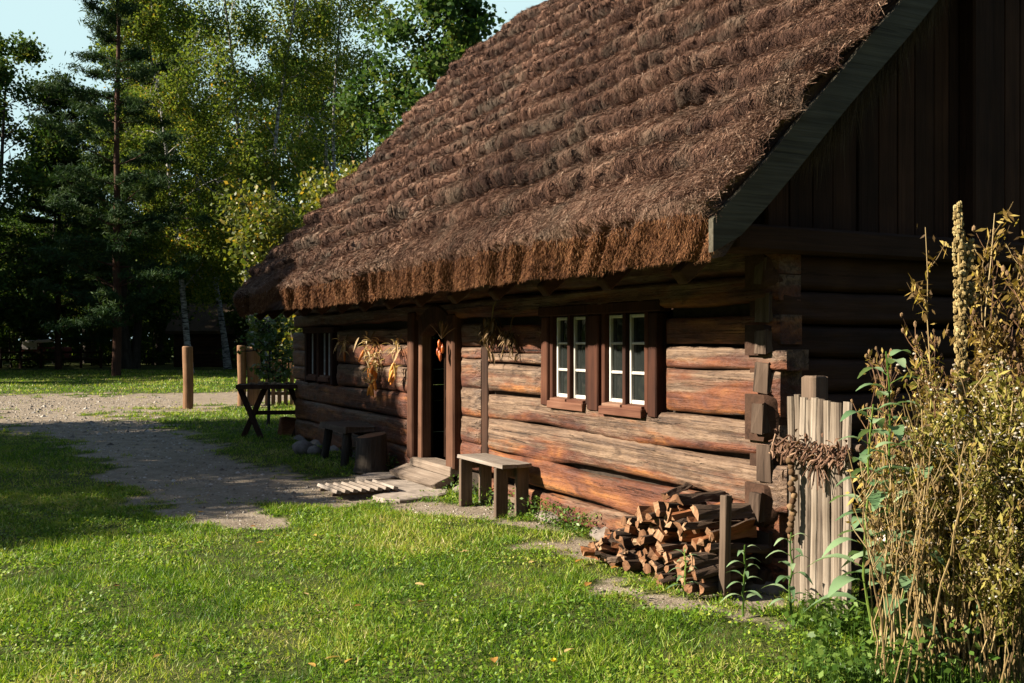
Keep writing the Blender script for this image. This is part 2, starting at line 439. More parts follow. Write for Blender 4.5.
TR = np.array([.989, .145]); EL = rad(29.0)
sdir = Vector((-TR[0] * math.cos(EL), -TR[1] * math.cos(EL), math.sin(EL)))
sun = bpy.data.lights.new('sun', 'SUN'); sun.energy = 5.0; sun.angle = rad(.5); sun.color = (1, .89, .73)
so = bpy.data.objects.new('sun', sun); COL.objects.link(so); so.rotation_euler = sdir.to_track_quat('Z', 'Y').to_euler()
so.location = (-20, 0, 20)
W = bpy.data.worlds.new('World'); sc.world = W; W.use_nodes = True
wn = W.node_tree; bg = wn.nodes['Background']
sky = wn.nodes.new('ShaderNodeTexSky'); sky.sky_type = 'NISHITA'; sky.sun_disc = False
sky.sun_elevation = EL; sky.sun_rotation = math.atan2(sdir.x, sdir.y); sky.air_density = 1.0; sky.dust_density = .3; sky.ozone_density = .6
wn.links.new(sky.outputs[0], bg.inputs[0]); bg.inputs[1].default_value = .05
# pale glow added to the sky ahead, the rest of the sky stays dim
wtc = wn.nodes.new('ShaderNodeTexCoord'); dt = wn.nodes.new('ShaderNodeVectorMath'); dt.operation = 'DOT_PRODUCT'
ax_ = Vector((-.22, .92, .30)).normalized(); dt.inputs[1].default_value = ax_
wn.links.new(wtc.outputs['Generated'], dt.inputs[0])
mr = wn.nodes.new('ShaderNodeMapRange'); mr.interpolation_type = 'SMOOTHSTEP'
mr.inputs['From Min'].default_value = math.cos(rad(48)); mr.inputs['From Max'].default_value = math.cos(rad(26))
wn.links.new(dt.outputs['Value'], mr.inputs['Value'])
bg2 = wn.nodes.new('ShaderNodeBackground'); bg2.inputs[0].default_value = (.66, .90, .93, 1); bg2.inputs[1].default_value = .30
mxw = wn.nodes.new('ShaderNodeMixShader'); wn.links.new(mr.outputs[0], mxw.inputs[0])
wn.links.new(bg.outputs[0], mxw.inputs[1]); wn.links.new(bg2.outputs[0], mxw.inputs[2])
wn.links.new(mxw.outputs[0], wn.nodes['World Output'].inputs[0])
vs = sc.view_settings; vs.view_transform = 'Standard'; vs.look = 'None'; vs.exposure = 1.75; vs.gamma = 1
sc.cycles.use_denoising = True
sc.cycles.max_bounces = 6; sc.cycles.diffuse_bounces = 2; sc.cycles.transparent_max_bounces = 4

# ------------------------------------------------------------------ house frame
HC = np.array([1.6842, 6.4453]); HU = np.array([-.45755, .88918]); HV = np.array([.88918, .45755])
HROT = math.atan2(HV[1], HV[0])
def hw(x, y, z=0.):
    p = HC + x * HV + y * HU
    return (float(p[0]), float(p[1]), z)
def to_local(X, Y):
    a = X - HC[0]; b = Y - HC[1]
    return a * HV[0] + b * HV[1], a * HU[0] + b * HU[1]

# ------------------------------------------------------------------ ground
def seg_d(X, Y, a, b, wa, wb):
    ax, ay = a; bx, by = b
    dx, dy = bx - ax, by - ay
    t = np.clip(((X - ax) * dx + (Y - ay) * dy) / (dx * dx + dy * dy), 0, 1)
    w = wa + (wb - wa) * t
    return 1 + (np.hypot(X - ax - t * dx, Y - ay - t * dy) - w) / np.maximum(w, .5)
SEGS = [((-90, 27), (-12, 26), 5.0, 4.8), ((-12, 26.8), (-6.5, 30.5), 4.6, 2.3), ((-6.5, 30.5), (8, 35), 2.3, 2.0),
        ((-10.5, 22), (-6.6, 17), 1.4, 1.0), ((-6.6, 17), (-4.3, 13), .8, .85), ((-4.3, 13), (-2.9, 10.9), .9, .85), ((-3.2, 10.6), (-1.4, 10.5), .7, .55),
        ((-1.4, 10.5), (-.45, 9.45), .5, .32), ((-.45, 9.45), (.1, 8.7), .3, .2),
        (hw(-.65, 4.7)[:2], hw(-.65, 6.2)[:2], .4, .5), ((-2.9, 10.9), hw(-.8, 6.0)[:2], .75, .5),
        ((-3.0, 9.8), (-2.2, 8.9), .4, .25), ((.78, 6.25), (.98, 6.1), .05, .05), ((1.15, 5.95), (1.5, 5.75), .06, .05), ((.05, 8.2), (.35, 7.9), .1, .1),
        (hw(-.5, .3)[:2], hw(-.5, 1.5)[:2], .08, .1), (hw(-.25, -.2)[:2], hw(-.3, .4)[:2], .2, .2)]
def dirt(X, Y):
    X = np.asarray(X, float); Y = np.asarray(Y, float)
    d = np.full(X.shape, 9.)
    for a, b, wa, wb in SEGS: d = np.minimum(d, seg_d(X, Y, a, b, wa, wb))
    n = fbm(X * 1.7, Y * 1.7, 3, 4) - .5
    n2 = fbm(X * 7, Y * 7, 9, 2) - .5
    n3 = vn(X * 3.1, Y * 3.1, 14) - .5
    return smooth(1.35, .65, d + n * 1.5 + n2 * .9 + n3 * .6)
def gz(X, Y):
    return (fbm(np.asarray(X) * .5, np.asarray(Y) * .5, 21, 3) - .5) * .05 * smooth(2, 6, np.abs(np.asarray(Y)))

gx = np.concatenate([np.linspace(-400, -60, 10, endpoint=False), np.linspace(-60, -17, 40, endpoint=False), np.arange(-17, 5, .14), np.linspace(5, 30, 25, endpoint=False), np.linspace(30, 400, 10)])
gy = np.concatenate([np.linspace(-60, 2.5, 12, endpoint=False), np.arange(2.5, 14, .09), np.arange(14, 40, .22), np.linspace(40, 110, 40, endpoint=False), np.linspace(110, 900, 12)])
GX, GY = np.meshgrid(gx, gy)
GZ = gz(GX, GY); GD = dirt(GX, GY)
GZ = GZ - .02 * GD
nX, nY = len(gx), len(gy)
idx = np.arange(nX * nY).reshape(nY, nX)
gF = np.stack([idx[:-1, :-1], idx[:-1, 1:], idx[1:, 1:], idx[1:, :-1]], -1).reshape(-1, 4)
gV = np.stack([GX, GY, GZ], -1).reshape(-1, 3)
fd = GD.ravel()[gF].mean(1)
def mat_ground():
    m, nt = newmat('soil_and_turf')
    d = attr(nt, 'dirt')
    v = objco(nt)
    a = noise(nt, v, 3.2, 6, .65); b = noise(nt, v, 38, 4, .7); c = noise(nt, v, .25, 3, .5)
    turf = ramp(nt, mathn(nt, 'ADD', mathn(nt, 'MULTIPLY', a, .5), mathn(nt, 'MULTIPLY', b, .5)), [(.3, (.022, .032, .008)), (.5, (.055, .070, .015)), (.68, (.125, .11, .04))])
    path = ramp(nt, mathn(nt, 'ADD', mathn(nt, 'MULTIPLY', a, .45), mathn(nt, 'MULTIPLY', b, .55)), [(.3, (.115, .088, .062)), (.5, (.24, .195, .145)), (.7, (.37, .315, .245))])
    col = mixc(nt, ramp(nt, d, [(.25, (0, 0, 0)), (.65, (1, 1, 1))]), turf, path)
    col = mixc(nt, .5, col, ramp(nt, c, [(.3, (.6, .6, .6)), (.7, (1, 1, 1))]), 'MULTIPLY')
    return finish(m, nt, col, .95, mathn(nt, 'ADD', a, b), .8, .03, .1)
M['ground'] = mat_ground()
def sub_mesh(name, F):
    u, inv = np.unique(F.ravel(), return_inverse=True)
    me = np_mesh(name, gV[u], inv.reshape(-1, 4), M['ground'], {'dirt': GD.ravel()[u]}, True)
    return link(name, me)
tag(sub_mesh('ground', gF[fd < .5]), kind='structure')
tag(sub_mesh('path', gF[fd >= .5]), kind='structure')

# ------------------------------------------------------------------ grass blades
def grass_zone(x0, x1, y0, y1, dens, L, Wd, g, wedge=1.2):
    n = int((x1 - x0) * (y1 - y0) * dens)
    X = g.uniform(x0, x1, n); Y = g.uniform(y0, y1, n)
    k = (X > -.53 * Y - wedge) & (X < .55 * Y + wedge)
    X, Y = X[k], Y[k]
    lx, ly = to_local(X, Y)
    k = ~((lx > -.02) & (lx < 7.5) & (ly > -.05) & (ly < 11.8))
    X, Y = X[k], Y[k]
    d = dirt(X, Y)
    cl = fbm(X * 2.3, Y * 2.3, 31, 3)
    k = g.random(len(X)) > np.clip(d * 1.15, 0, .985) + .35 * (cl < .38)
    X, Y, d, cl = X[k], Y[k], d[k], cl[k]
    n = len(X)
    dist = np.clip(Y / 9, .7, 6)
    ll = g.uniform(.45, 1.15, n) * L * (.25 + 1.5 * cl) * (1 - .45 * d)
    D = g.normal(0, .7, (n, 3)); D[:, 2] = np.abs(D[:, 2]) * .6 + .55; D = unit(D)
    z = gz(X, Y) - .02 * d
    P = np.stack([X, Y, z - .005], 1)
    V, F = blades(P, D, ll, Wd * g.uniform(.7, 1.3, n), g)
    tone = .44 + .95 * (fbm(X * .9, Y * .9, 77, 3) - .47) + .60 * (fbm(X * 6, Y * 6, 78, 2) - .5) + g.normal(0, .20, n) + .35 * d
    dry = (g.random(n) < .05 + .25 * d) * .5
    tone = np.clip(tone + dry, 0, 1)
    a = np.repeat(tone, 3)
    return V, F, a
gg = np.random.default_rng(5)
parts = [grass_zone(-6.5, 4.5, 3.2, 7, 4600, .062, .0065, gg), grass_zone(-7, 3, 7, 11, 2800, .060, .008, gg), grass_zone(-10, 2, 11, 18, 900, .065, .012, gg),
         grass_zone(-15, 2, 18, 30, 300, .08, .020, gg), grass_zone(-34, 4, 30, 58, 70, .10, .035, gg, 3)]
def clover(n, y0, y1, g):
    Y = g.uniform(y0, y1, n); X = g.uniform(-.56, .5, n) * Y
    lx, ly = to_local(X, Y)
    k = ~((lx > -.05) & (ly > -.1)) & (dirt(X, Y) < .6) & (fbm(X * 1.9, Y * 1.9, 131, 3) > .47); X, Y = X[k], Y[k]; n = len(X)
    V, F = leaves_np(np.stack([X, Y, gz(X, Y) + .012 + .035 * g.random(n)], 1), g.uniform(.012, .030, n), g, .9, .75)
    a = np.clip(.42 + .5 * (fbm(X * 2.5, Y * 2.5, 79, 2) - .5) + g.normal(0, .15, n), 0, 1)
    return V, F, np.repeat(a, 4)
cl_ = clover(52000, 3.4, 11, gg)
off = 0; Vs = []; Fs = []; As = []
for v_, f_, a_ in parts:
    Vs.append(v_); Fs.append(f_ + off); As.append(a_); off += len(v_)
o = link('grass', np_mesh('grass', np.vstack(Vs + [cl_[0]]), [np.vstack(Fs), cl_[1] + off], M['grass'], {'rnd': np.concatenate(As + [cl_[2]])}))
tag(o, 'short sunlit meadow grass with dry straws growing before the log hut', 'grass', kind='stuff')
# grit and pebbles on the trodden ground
gp_ = np.random.default_rng(51); n = 26000
Y = 4.8 + 26 * gp_.random(n) ** 1.7; X = gp_.uniform(-.55, .25, n) * Y
k = dirt(X, Y) > .45; X, Y = X[k], Y[k]; lx, ly = to_local(X, Y); k = ~((lx > -.05) & (ly > -.1)); X, Y = X[k], Y[k]; n = len(X)
r_ = gp_.uniform(.004, .016, n) * np.clip(Y / 10, .8, 2.2); r_ = np.where(gp_.random(n) < .04, r_ * 2.2, r_)
oc = np.array([(1, 0, 0), (0, 1, 0), (-1, 0, 0), (0, -1, 0), (0, 0, .7)], float)
ang_ = gp_.uniform(0, 6.28, n); ca, sa = np.cos(ang_), np.sin(ang_)
VV = np.stack([np.stack([X + r_ * (ca * p[0] * 1.2 - sa * p[1]), Y + r_ * (sa * p[0] * 1.2 + ca * p[1]), gz(X, Y) - .02 + r_ * p[2]], 1) for p in oc], 1).reshape(-1, 3)
tf = np.array([(0, 1, 4), (1, 2, 4), (2, 3, 4), (3, 0, 4)]); FF = (np.arange(n)[:, None, None] * 5 + tf[None]).reshape(-1, 3)
o = link('gravel', np_mesh('gravel', VV, FF, M['grit'], {'rnd': np.repeat(gp_.random(n), 5)})); tag(o, 'grit and small pebbles strewn over the trodden path', 'gravel', kind='stuff')
# fallen leaves in the grass
def leaf_mesh(seed, s):
    v, f = folded_leaf((0, 0, 0), (1, 0, .15), s, s * .62, .1, .2, 4)
    return np_mesh('fallen_leaf', v, f, M['fallen'], {'rnd': np.full(len(v), (seed * .37) % 1)}, True)
lm = [leaf_mesh(k, .05 + .012 * k) for k in range(4)]
for k in range(30):
    Y = 4.8 + 6.5 * random.random() ** 1.2; X = random.uniform(-.5 * Y, min(.22 * Y, 1.3))
    if to_local(X, Y)[0] > -.6: continue
    o = link('fallen_leaf', lm[k % 4], None, (X, Y, float(gz(X, Y)) + .03), random.uniform(0, 6.3))
    o.rotation_euler.x = random.uniform(-.4, .4)
    tag(o, 'small curled yellow brown leaf lying in the sunlit grass', 'leaf', 'fallen leaves in the grass')

# ------------------------------------------------------------------ LOG HOUSE
house = empty('log_house', hw(0, 0), HROT, 'old log hut with thick stepped thatched roof and paired white windows', 'house')

class Logs:
    def __init__(s): s.V = []; s.F = []; s.r = []; s.q = []; s.n = 0
    def log(s, y0, y1, z0, z1, seed, bulge=.026, th=.2, axis='y', x=0., flip=1, wob=.016):
        L = y1 - y0; ny = max(3, int(L / .07)); nq = 11
        ys = np.linspace(y0, y1, ny + 1)
        g = np.random.default_rng(seed)
        zl = z0 + (vn(ys * 1.3, 0 * ys, seed * 7 + 1) - .5) * 2 * wob + .006
        zh = z1 + (vn(ys * 1.3, 0 * ys + 9, seed * 7 + 2) - .5) * 2 * wob - .010
        q = np.linspace(0, 1, nq)
        prof = 1 - np.abs(2 * q - 1) ** 9.0
        Yg, Q = np.meshgrid(ys, q, indexing='ij')
        Z = zl[:, None] + (zh - zl)[:, None] * Q
        Xo = -bulge * (prof[None, :] + .35 * (vn(Yg * 1.1, Q * 1.5 + 3, seed + 5) - .5)) + .022 * (fbm(Yg * 3, Q * 3 + 7, seed, 3) - .5) + .016 * (vn(Yg * 14, Q * 5, seed + 3) - .5) + bulge * .1
        # rounded cut ends
        e = np.minimum(ys - y0, y1 - ys); er = np.clip(e / .045, 0, 1)
        Xo = Xo * (1 - (1 - er[:, None]) ** 2 * .8) + .02 * (1 - er[:, None]) ** 2
        Y = Yg.copy()
        front = np.stack([Xo, Y, Z], -1)
        bz = np.array([1., 0.]); back = np.zeros((ny + 1, 2, 3))
        for k in range(2):
            back[:, k, 0] = th; back[:, k, 1] = ys; back[:, k, 2] = zh if k == 0 else zl
        ring = np.concatenate([front, back], 1); m = ring.shape[1]
        V = ring.reshape(-1, 3)
        a = np.arange(m); b = (a + 1) % m
        F = [np.stack([i * m + a, i * m + b, (i + 1) * m + b, (i + 1) * m + a], 1) for i in range(ny)]
        F = np.vstack(F)[:, ::-1]
        # end caps as quads strips between front profile and the back
        capV = []; 
        caps = []
        for i in (0, ny):
            base = i * m
            for k in range(nq - 1):
                caps.append((base + k, base + k + 1, base + nq, base + nq + 1) if False else (base + k, base + k + 1, base + (nq if k >= nq // 2 else nq + 1), base + (nq if k > nq // 2 else nq + 1)))
        caps = [c for c in caps if len(set(c)) == 4]
        tri = []
        for i in (0, ny):
            base = i * m
            for k in range(nq - 1):
                t = nq if k >= nq // 2 else nq + 1
                tri.append((base + k, base + k + 1, base + t))
            tri.append((base + nq // 2, base + nq, base + nq + 1))
        tri = np.array(tri); cu = np.unique(tri); rm = {int(q_): len(V) + k_ for k_, q_ in enumerate(cu)}
        V = np.vstack([V, V[cu]]); tri = np.vectorize(rm.get)(tri)
        if axis == 'x':   # gable log: swap axes (log runs along x, face looks to -y)
            V = np.stack([V[:, 1], V[:, 0], V[:, 2]], 1)
        V = V + (np.array([x, 0, 0]) if axis == 'y' else np.array([0, x, 0]))
        s.V.append(V); s.F.append((F + s.n, np.array(tri) + s.n)); s.r.append(np.full(len(V), g.random()))
        qq = np.concatenate([np.broadcast_to(q, (ny + 1, nq)), np.tile([1., 0.], (ny + 1, 1))], 1).ravel(); s.q.append(np.concatenate([qq, qq[cu]]))
        s.n += len(V)
    def build(s, name, mat, parent):
        F = [np.vstack([f[0] for f in s.F]), np.vstack([f[1] for f in s.F])]
        me = np_mesh(name, np.vstack(s.V), F, mat, {'rnd': np.concatenate(s.r), 'q': np.concatenate(s.q)}, True)
        try:
            me.shade_smooth() if False else None
        except Exception: pass
        return link(name, me, parent)

WY1 = 11.7; WX1 = 7.2; XR = 3.65
lg = Logs()
SE = [.02, .24, .52, .835, 1.10, 1.425, 1.575, 1.80, 2.06, 2.32]   # seams
sd = 1
def course(y0, y1, zs, **kw):
    global sd
    for a, b in zip(zs[:-1], zs[1:]):
        sd += 1; lg.log(y0, y1, a, b, sd, **kw)
# full length courses under the windows (near corner to notched post), they run past the corner by turns
for i, (a, b) in enumerate(zip(SE[:4], SE[1:5])):
    sd += 1
    end = -.12 if i % 2 == 0 else -.05
    lg.log(end, 4.235, a, b, sd, bulge=.026, wob=.034)
# right of the windows
for (a, b, e) in ((1.10, 1.425, -.06), (1.425, 1.575, -.12), (1.575, 1.80, -.06)):
    sd += 1; lg.log(e, 1.17, a, b, sd, bulge=.026)
# left of the windows to the notched post
course(3.10, 4.235, [1.10, 1.40, 1.50, 1.78])
# stubs between notched post and door
course(4.42, 4.90, [.26, .54, .82, 1.12, 1.44, 1.56, 1.80], bulge=.034)
# beyond the door
course(6.27, WY1, [.02, .33, .66, .98], bulge=.028)
course(6.27, 9.35, [.98, 1.30, 1.60, 1.80], bulge=.028)
course(10.95, WY1 + .12, [.98, 1.22, 1.48, 1.80], bulge=.028)
# upper courses the whole length
for i, (a, b) in enumerate(((1.86, 2.06), (2.06, 2.30))):
    sd += 1; lg.log(-.05, WY1, a, b, sd, bulge=.05)
lg.build('wall', M['logs'], house)

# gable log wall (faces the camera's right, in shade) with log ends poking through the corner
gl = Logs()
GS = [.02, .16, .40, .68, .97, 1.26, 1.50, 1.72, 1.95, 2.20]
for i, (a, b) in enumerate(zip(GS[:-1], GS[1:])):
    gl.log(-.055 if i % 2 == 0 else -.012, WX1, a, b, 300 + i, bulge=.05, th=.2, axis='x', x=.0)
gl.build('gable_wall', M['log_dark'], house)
# hewn ends of the gable logs at the corner
for i, (a, b) in enumerate(zip(GS[:-1], GS[1:])):
    mb = MB(); dx = [.07, .03, .09, .03, .075, .03, .06, .03, .04][i]
    mb.box((-dx / 2 - .01, .03 + .012 * (i % 3), (a + b) / 2), (dx, .10 + .02 * (i % 2), (b - a) * (.66 + .12 * (i % 2))), jit=.009, rx=.05 * (i % 3 - 1), rnd=i * .11)
    mb.build('log_end', M['logend_old'], house)
# back and far walls
mb = MB()
for k in range(8):
    z = .15 + .28 * k
    mb.box((WX1 - .1, WY1 / 2, z), (.2, WY1, .27)); mb.box((WX1 / 2, WY1 - .1, z), (WX1 - .45, .2, .27))
mb.build('back_wall', M['log_dark'], house)
mb = MB()      # dark chinking / lining behind the logs
for (y0, y1, z0, z1) in ((0.2, 1.2, .02, 2.3), (1.2, 3.08, .02, 1.04), (3.08, 4.98, .02, 2.3), (6.2, 9.4, .02, 2.3), (9.4, 10.95, .02, 1.0), (10.95, WY1 - .25, .02, 2.3)):
    mb.box((.16, (y0 + y1) / 2, (z0 + z1) / 2), (.14, y1 - y0, z1 - z0))
mb.build('lining', M['moss'], house)
# notched post in the wall
mb = MB(); mb.box((.07, 4.33, .92), (.12, .15, 1.80)); mb.build('wall_post', M['plank_dark'], house)

# gable planks above the logs
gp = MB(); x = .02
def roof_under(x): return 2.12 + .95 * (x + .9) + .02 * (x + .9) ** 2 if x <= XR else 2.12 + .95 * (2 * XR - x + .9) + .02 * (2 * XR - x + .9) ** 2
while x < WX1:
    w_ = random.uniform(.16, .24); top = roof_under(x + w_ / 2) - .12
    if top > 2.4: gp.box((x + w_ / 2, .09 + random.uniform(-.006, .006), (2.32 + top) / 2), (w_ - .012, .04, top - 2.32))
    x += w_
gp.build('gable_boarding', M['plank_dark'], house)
mb = MB(); mb.box((WX1 / 2 - .1, -.02, 2.26), (WX1 + .6, .24, .17)); mb.build('tie_beam', M['log_dark'], house)
mb = MB(); mb.box((1.95, .0, 3.3), (.2, .14, 2.0)); mb.build('gable_post', M['plank_dark'], house)
fg = MB(); x = .1
while x < WX1:
    w_ = .3; top = roof_under(x + w_ / 2) - .12
    if top > 2.4: fg.box((x + w_ / 2, WY1 - .12, (2.2 + top) / 2), (w_ - .012, .05, top - 2.2))
    x += w_
fg.build('far_gable_boarding', M['plank_dark'], house)
# soffit plate under the eave
mb = MB()
for k in range(14):
    y = .1 + k * .88
    mb.box((-.25, y, 2.36), (1.1, .10, .11), ry=-rad(40))
mb.build('rafter_tails', M['log_dark'], house)

# ---- roof: stepped thatch as a real height field
TH0, TH1 = -.50, 12.2
D1 = XR + .97
def zs(d): return 2.40 + .95 * d + .02 * d * d
SN = np.array([-.70, 0, .71])
STEP = .43
def thatch_pt(T, S, seed=0, want_end=False):
    """T along the eave, S up the slope (S<0 on the butt face) -> xyz"""
    d = np.clip(S, 0, None) * .715
    x = -.97 + d; z = zs(d)
    tb = np.clip(-S, 0, .34)
    x = x + .10 * (tb / .34) ** 1.3; z = z - tb * .96
    # course structure
    sh = .11 * (fbm(T * .9, S * .5 + 5, seed + 41, 3) - .5) * 2
    Sx = S + sh + .02
    kk = np.floor(Sx / STEP)
    tw = .25
    ph = T / tw + h01(kk, kk * 0, seed + 2) * 5 + 2.2 * (vn(T * 1.5, kk * 3.1, seed + 8) - .5) + .8 * (vn(T * 3.1, kk * 5.1, seed + 9) - .5)
    cell = np.floor(ph); fr = ph - cell
    tuft = np.sqrt(np.clip(np.sin(np.pi * fr), 0, 1))
    big = h01(cell, kk, seed + 3)
    tuft = tuft * (.45 + .55 * (big > .14)) * (.8 + .2 * big)
    edge = .11 * (1 - tuft) + .06 * (big - .5) * tuft
    f = (Sx - kk * STEP - edge) / STEP
    low = f < 0
    f = np.where(low, f + 1, f)
    gap = (1 - tuft) * smooth(.62, .08, f) * (.72 + .38 * vn(T * .8, S * .8, seed + 33))
    amp = .27 * (1 - .88 * gap) * (.55 + .75 * vn(ph * .45, kk * 2.3, seed + 4))
    near = smooth(.1, 1.6, T - TH0)          # combed smoother beside the near verge
    first = smooth(.0, .5, S) * (1 - .35 * smooth(.9, .4, S))
    amp = amp * (.40 + .60 * near) * first
    h = amp * smooth(.0, .26, f) * (1 - f) ** 1.2
    h = h + .09 * (fbm(T * 1.3, S * 1.3, seed + 13, 3) - .5) + .045 * (fbm(T * 13, S * 7, seed + 15, 2) - .5)
    # butt face flutes, slanting
    fl = smooth(.02, -.06, S)
    sl = T * 5.5 + S * 5
    flute = .14 * (vn(sl, S * 1.2, seed + 23) - .5) + .05 * (vn(sl * 2.7, S * 2, seed + 24) - .5) - .07 * smooth(.5, .8, vn(sl * .8, S * 1.5, seed + 25))
    h = h * (1 - fl) + fl * flute
    nx = SN[0] * (1 - fl) + fl * -.97; nz = SN[2] * (1 - fl) + fl * .15
    x = x + nx * h; z = z + nz * h
    ov = .085 * smooth(.42, .14, f) * smooth(.0, .10, f) * tuft * first * (1 - fl) * (.4 + .6 * near)
    x = x - .70 * ov; z = z - .71 * ov
    # recess in the eave towards the far end, rounded far corner
    rec = smooth(8.95, 9.15, T) * smooth(10.25, 10.0, T) * smooth(.75, .1, S)
    x = x + .30 * rec; z = z + .22 * rec
    e1 = np.clip((T - (TH1 - .5)) / .5, 0, 1) ** 2.2; e0 = np.clip(((TH0 + .22) - T) / .22, 0, 1) ** 2.5
    z = z - .20 * e1 * np.where(S > -.1, 1, .3) - .07 * e0 * smooth(-.1, .1, S); x = x + .12 * e1
    y = T + .03 * (vn(S * 6, T * 0 + 3, 19) - .5) * ((T < TH0 + .05) + (T > TH1 - .05))
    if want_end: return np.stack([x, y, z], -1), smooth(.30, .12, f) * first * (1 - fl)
    return np.stack([x, y, z], -1)
SMAX = D1 / .715
def roof_slope(name, mirror, dt, ds):
    ts = np.concatenate([np.arange(TH0, 5, dt), np.arange(5, TH1, dt * 1.7), [TH1]])
    ss = np.concatenate([np.arange(-.34, 0, .02), np.arange(0, SMAX, ds), [SMAX]])
    T, S = np.meshgrid(ts, ss)
    P, EN = thatch_pt(T, S, 50 if mirror else 0, True)
    n_s, n_t = T.shape
    V = P.reshape(-1, 3)
    if mirror: V = V * np.array([-1, 1, 1]) + np.array([2 * XR, 0, 0])
    # underside and closing strip
    und = []
    for (x, z) in ((-.80, 2.09), (-.45, 2.50), (0.2, 3.15), (1.6, 4.53), (XR, zs(D1) - .42)):
        und.append([(x if not mirror else 2 * XR - x, t, z) for t in ts])
    und = np.array(und); U = und.reshape(-1, 3); nb = n_s * n_t
    allV = np.vstack([V, U])
    i2 = np.arange(nb).reshape(n_s, n_t)
    F = np.stack([i2[:-1, :-1], i2[:-1, 1:], i2[1:, 1:], i2[1:, :-1]], -1).reshape(-1, 4)
    u2 = nb + np.arange(5 * n_t).reshape(5, n_t)
    F2 = np.stack([u2[:-1, :-1], u2[1:, :-1], u2[1:, 1:], u2[:-1, 1:]], -1).reshape(-1, 4)
    F3 = np.stack([i2[0, :-1], u2[0, :-1], u2[0, 1:], i2[0, 1:]], -1)
    tri = []
    for col in (0, n_t - 1):            # verge closing
        a = i2[:, col]; b = u2[:, col]
        sb = np.array([-.25, .12, .75, 2.6, SMAX])
        sa = ss
        j = 0
        for k in range(n_s - 1):
            while j < 4 and sa[k] > sb[j]:
                tri.append((a[k], b[j], b[j + 1])); j += 1
            tri.append((a[k], b[j], a[k + 1]))
    Fq = np.vstack([F, F2, F3])
    if mirror: Fq = Fq[:, ::-1]
    mi = np.concatenate([(S[:-1, :-1].ravel() < -.09).astype(int), np.full(len(F2) + len(F3), 2), np.full(len(tri), 0)])
    r = np.concatenate([np.clip(.42 + .9 * (fbm(T * 5, S * 3, 61, 3) - .5).ravel() - .52 * EN.ravel(), 0, 1), np.full(len(U), .3)])  # EN darkens course ends: cut straw tone plus hollow shade put into colour
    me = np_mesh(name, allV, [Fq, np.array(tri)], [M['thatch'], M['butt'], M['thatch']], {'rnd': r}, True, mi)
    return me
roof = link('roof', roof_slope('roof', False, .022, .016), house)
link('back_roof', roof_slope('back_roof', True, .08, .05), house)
# straws lying on the thatch
g = np.random.default_rng(3)
def straws(n, t0, t1, s0, s1, L, w, lift=.42, spread=.36, butt=False):
    T = g.uniform(t0, t1, n); S = g.uniform(s0, s1, n)
    P, EN = thatch_pt(T, S, 0, True); e = .02
    Pd = thatch_pt(T, S - e); D = unit(Pd - P)
    if butt: D = unit(np.array([-.25, 0, -1.]) + .25 * D)
    D = unit(D + g.normal(0, spread, (n, 3)) * np.array([.5, 1, .5]) + SN * (lift * np.abs(g.normal(0, 1, n)))[:, None])
    ll = L * g.uniform(.5, 1.3, n)
    V, F = blades(P + SN * .002 - D * (ll * .35)[:, None] + SN * .004, D, ll, w * g.uniform(.7, 1.4, n), g)
    r = np.clip(.54 - .55 * EN + .55 * (fbm(T * 3, S * 2, 71, 3) - .5) + g.normal(0, .24, n) + .40 * (g.random(n) < .12) - .25 * (g.random(n) < .2), 0, 1)  # straws take the same end tone and painted hollow shade
    return V, F, np.repeat(r, 3)
def merge(name, lst, mat, parent):
    off = 0; Vs = []; Fs = []; As = []
    for v_, f_, a_ in lst: Vs.append(v_); Fs.append(f_ + off); As.append(a_); off += len(v_)
    return link(name, np_mesh(name, np.vstack(Vs), np.vstack(Fs), mat, {'rnd': np.concatenate(As)}), parent)
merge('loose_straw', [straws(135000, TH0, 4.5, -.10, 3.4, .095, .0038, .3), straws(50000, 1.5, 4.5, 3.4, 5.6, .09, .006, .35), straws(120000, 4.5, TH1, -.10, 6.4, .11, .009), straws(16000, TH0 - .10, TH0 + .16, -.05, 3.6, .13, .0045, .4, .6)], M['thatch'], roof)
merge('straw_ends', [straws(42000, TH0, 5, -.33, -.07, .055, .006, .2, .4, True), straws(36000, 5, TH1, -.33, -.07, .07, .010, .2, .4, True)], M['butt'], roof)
# dark straw hanging under the gable verge
n = 9000
xx = g.uniform(.1, 4.2, n); yy = g.uniform(-.40, .03, n)
xx = np.where(xx > XR, 2 * XR - xx, xx); zz = 2.12 + .95 * (xx + .9) + .02 * (xx + .9) ** 2 + .02
n = len(xx); D = unit(np.stack([-.35 + g.normal(0, .2, n), g.normal(0, .15, n), -1 + 0 * xx], 1))
V, F = blades(np.stack([xx, yy, zz], 1), D, g.uniform(.12, .35, n) * (1 + .9 * smooth(.1, .6, xx) * fbm(xx * 3, yy * 3, 7, 2)), .006, g)
m2 = 7000; x2 = .05 + 1.5 * g.random(m2) ** .8; z2 = 2.10 + .95 * (x2 + .9) + .02 * (x2 + .9) ** 2
D2 = unit(np.stack([-.25 + g.normal(0, .14, m2), g.normal(-.05, .10, m2), -1 + 0 * x2], 1))
l2 = (.25 + .65 * fbm(x2 * 4, 0 * x2, 9, 3) * np.sin(np.clip(x2 / 1.55, 0, 1) * np.pi) ** .5) * g.uniform(.5, 1.1, m2)
V2, F2 = blades(np.stack([x2, g.uniform(-.30, -.04, m2), z2], 1), D2, l2, .007, g)
merge('hanging_straw', [(V, F, np.repeat(g.random(n), 3)), (V2, F2, np.repeat(np.clip(g.normal(.6, .25, m2), 0, 1), 3))], M['straw_dark'], roof)
